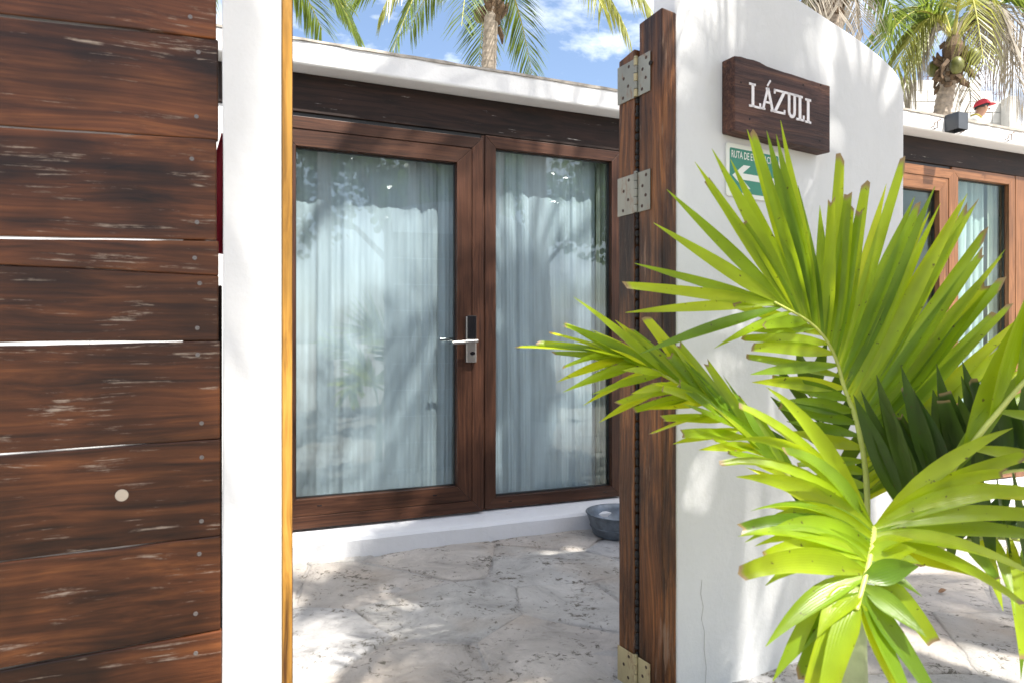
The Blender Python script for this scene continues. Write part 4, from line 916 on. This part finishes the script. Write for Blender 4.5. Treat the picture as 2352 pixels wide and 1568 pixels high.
for u, vt, vb in ((2206, 135, 192), (2248, 150, 215), (2281, 160, 240), (2306, 165, 235), (2140, 160, 192), (2326, 225, 290)):
    for dx, dy in ((-.05, -.05), (.05, -.05), (.05, .05), (-.05, .05)):
        m = MB(); jx = random.uniform(-.03, .03); m.tube([(ux(u) + dx, YW - 10.5 + dy, uz(vb) - .3), (ux(u) + dx + jx, YW - 10.5 + dy, uz(vt) + random.uniform(-.1, .1))], 0.007, 5); m.build('rebar', M['rebar'], ub)
    for q in (0.35, 0.7):
        zz = uz(vb) + (uz(vt) - uz(vb)) * q; m = MB(); m.tube([(ux(u) + a, YW - 10.5 + b, zz) for a, b in ((-.06, -.06), (.06, -.06), (.06, .06), (-.06, .06), (-.06, -.06))], 0.004, 4); m.build('stirrup', M['rebar'], ub)

def skin_mesh(name, verts, edges, radii, mat, parent, lev=2, root=0):
    me = bpy.data.meshes.new(name); me.from_pydata([tuple(v) for v in verts], edges, []); me.materials.append(mat)
    o = bpy.data.objects.new(name, me); COL.objects.link(o); o.parent = parent
    sk = o.modifiers.new('skin', 'SKIN'); sk.use_smooth_shade = True
    if not me.skin_vertices: me.skin_vertices.new()
    for i, rr in enumerate(radii):
        me.skin_vertices[0].data[i].radius = rr if isinstance(rr, tuple) else (rr, rr); me.skin_vertices[0].data[i].use_root = (i == root)
    sb = o.modifiers.new('sub', 'SUBSURF'); sb.levels = lev; sb.render_levels = lev
    return o
YP = 10.2; hd = at(2257, 250, YP)
feet_z = 2.742
wk = thing('person', 'person in a red cap and pale shirt bending over on the raised concrete floor', 'person', (hd.x, YP, feet_z))
hz = hd.z - feet_z
# facing +x, trunk bent forward; hips behind
J = dict(pel=(-.62, 0, .88), sp=(-.45, 0, 1.06), ch=(-.25, 0, hz - .22), nk=(-.09, 0, hz - .13), h0=(-.03, 0, hz - .06), h1=(.0, 0, hz + .02), h2=(.0, 0, hz + .085))
vs = [J[k] for k in ('pel', 'sp', 'ch', 'nk', 'h0', 'h1', 'h2')]; rad = [(.15, .12), (.14, .11), (.15, .12), (.055, .055), (.075, .07), (.098, .082), (.07, .062)]
ed = [(i, i + 1) for i in range(6)]
for s in (-1, 1):
    b = len(vs); vs += [(-.24, s * .19, hz - .24), (-.10, s * .24, hz - .50), (.14, s * .2, hz - .60), (.20, s * .19, hz - .62)]; rad += [.062, .045, .036, .03]; ed += [(2, b), (b, b + 1), (b + 1, b + 2), (b + 2, b + 3)]
    for q in range(5):
        c = len(vs); y0 = s * .19 + (q - 2) * .016; vs += [(.25, y0, hz - .63), (.285 - .01 * abs(q - 2), y0, hz - .655)]; rad += [.009, .008]; ed += [(b + 3, c), (c, c + 1)]
    b = len(vs); vs += [(-.62, s * .10, .82), (-.50, s * .12, .47), (-.58, s * .12, .09), (-.43, s * .13, .045)]; rad += [.095, .065, .045, .04]; ed += [(0, b), (b, b + 1), (b + 1, b + 2), (b + 2, b + 3)]
body = skin_mesh('body', vs, ed, rad, M['skin'], wk)
m = MB()
m.lathe([(0.0, -.012), (.013, -.008), (.014, .008), (0.0, .014)], 8, (.0, 0, 0)); m.v = [Vector((v.x * .8 + .098, v.y, v.z * 1.3 + hz - .005)) for v in m.v]
m.build('nose', M['skin'], wk, smooth=True)
for s in (-1, 1):
    m = MB(); m.lathe([(0.0, -.03), (.016, -.02), (.019, .01), (0.0, .03)], 8); m.v = [Vector((v.x - .01, v.y * .5 + s * .083, v.z + hz + .0)) for v in m.v]; m.build('ear', M['skin'], wk, smooth=True)
    m = MB(); m.lathe([(0.0, -.006), (.012, 0), (0.0, .006)], 8); m.v = [Vector((v.x * .5 + .086, v.y + s * .034, v.z + hz + .022)) for v in m.v]; m.build('eye', M['hair'], wk, smooth=True)
m = MB(); m.tube([(.088, -.025, hz - .058), (.094, 0, hz - .057), (.088, .025, hz - .058)], .005, 6); m.build('mouth', plain('lip', (.2, .07, .06), .5), wk)
m = MB(); vs, fs = [], []
for i in range(7):
    for k in range(16):
        a = 6.283 * k / 16; e2 = R(-18 + 16 * i); vs.append((-.012 + .104 * math.cos(a) * math.cos(e2), .090 * math.sin(a) * math.cos(e2), hz + .03 + .095 * math.sin(e2)))
fs = [(i * 16 + k, i * 16 + (k + 1) % 16, i * 16 + 16 + (k + 1) % 16, i * 16 + 16 + k) for i in range(6) for k in range(16) if not (i < 2 and (k < 4 or k > 12))]
m.add(vs, fs); m.build('hair', M['hair'], wk, smooth=True)
m = MB(); vs, fs = [], []
for i in range(8):
    for k in range(20):
        a = 6.283 * k / 20; e2 = R(89 * i / 7); vs.append((-.010 + .113 * math.cos(a) * math.cos(e2), .099 * math.sin(a) * math.cos(e2), hz + .055 + .088 * math.sin(e2) ** .9 - .035 * max(0, -math.cos(a)) * (1 - i / 7)))
fs = [(i * 20 + k, i * 20 + (k + 1) % 20, i * 20 + 20 + (k + 1) % 20, i * 20 + 20 + k) for i in range(7) for k in range(20)]
m.add(vs, fs)
vs, fs = [], []
for i in range(5):
    for k in range(9):
        a = R(-62 + 15.5 * k); rr_ = 1 + i / 4 * .78 * max(.12, math.cos(a)) ; vs.append((-.010 + .113 * math.cos(a) * rr_, .099 * math.sin(a) * (1 + .05 * i), hz + .052 + .012 * i / 4 - .012 * (math.sin(a) ** 2) * i / 4))
fs = [(i * 9 + k, i * 9 + k + 1, i * 9 + 10 + k, i * 9 + 9 + k) for i in range(4) for k in range(8)]
m.add(vs, fs); o = m.build('cap', M['cap'], wk, smooth=True); sd = o.modifiers.new('s', 'SOLIDIFY'); sd.thickness = .004
vs = [J['pel'], J['sp'], J['ch'], (-.13, 0, hz - .155)]; rad = [(.165, .135), (.16, .125), (.17, .135), .07]; ed = [(0, 1), (1, 2), (2, 3)]
for s in (-1, 1): b = len(vs); vs += [(-.24, s * .19, hz - .24), (-.12, s * .235, hz - .46)]; rad += [.078, .065]; ed += [(2, b), (b, b + 1)]
skin_mesh('shirt', vs, ed, rad, M['shirt'], wk)
m = MB(); m.tube([(-.10 + .07 * math.cos(a) * .8, .075 * math.sin(a), hz - .125 - .03 * math.cos(a)) for a in [6.283 * k / 12 for k in range(13)]], .012, 6); m.build('collar', M['collar'], wk, smooth=True)
vs = [(-.64, 0, .90)]; rad = [(.17, .14)]; ed = []
for s in (-1, 1): b = len(vs); vs += [(-.62, s * .10, .82), (-.50, s * .12, .47), (-.575, s * .12, .12)]; rad += [.11, .08, .065]; ed += [(0, b), (b, b + 1), (b + 1, b + 2)]
skin_mesh('trousers', vs, ed, rad, M['trouser'], wk)
for s in (-1, 1):
    m = MB(); m.prism([(-.64, 0.0), (-.36, 0.0), (-.36, .04), (-.45, .085), (-.53, .11), (-.64, .11)], s * .125 - .05, s * .125 + .05); m.build('shoe', M['shoe'], wk, .012)

# green hand pump-like pipe with cut ends lying on the roof behind the lamp
bp = H2 + E * house_s(2152, 3.5) + IN * 0.02 + Vector((0, 0, 2.642))
tl = thing('pipe_scrap', 'green pipe scrap with pale wire bundle lying on the white roof edge', 'pipe', bp, TH)
m = MB(); m.tube([(-.06, 0, 0.012), (0.02, 0, 0.03), (.075, 0, 0.052)], [.012, .013, .014], 10); m.build('pipe', M['greenp'], tl, smooth=True)
m = MB(); rr = random.Random(2)
for k in range(9): a = Vector((.075, 0, .05)); b = a + Vector((rr.uniform(-.01, .06), rr.uniform(-.03, .03), rr.uniform(-.045, .03))); m.tube([a, (a + b) / 2 + Vector((0, 0, .012)), b], .0028, 4)
m.build('wire_bundle', M['swhite'], tl)

# dry leaf scrap on the stones
q = at(2165, 784, 1568 * 1.13 / 579); q.z = 0.008
m = MB(); vs, fs = [], []
for i in range(7):
    for k in range(5):
        t = i / 6 - .5; a = (k - 2) * .5; w = .012 * (1 - (2 * t) ** 2) + .003
        vs.append((t * .05, math.sin(a) * w, .004 + w * (1 - math.cos(a)) + .004 * math.sin(t * 5)))
fs = [(i * 5 + k, i * 5 + k + 1, i * 5 + 6 + k, i * 5 + 5 + k) for i in range(6) for k in range(4)]
m.add(vs, fs); o = m.build('dry_leaf', plain('dry_leaf_brown', (.22, .12, .06), .8), None, smooth=True); o.location = q; o.rotation_euler = (0, 0, .4)
sd = o.modifiers.new('s', 'SOLIDIFY'); sd.thickness = .0012
tag(o, 'small curled brown dry leaf lying on the pale stones', 'leaf')
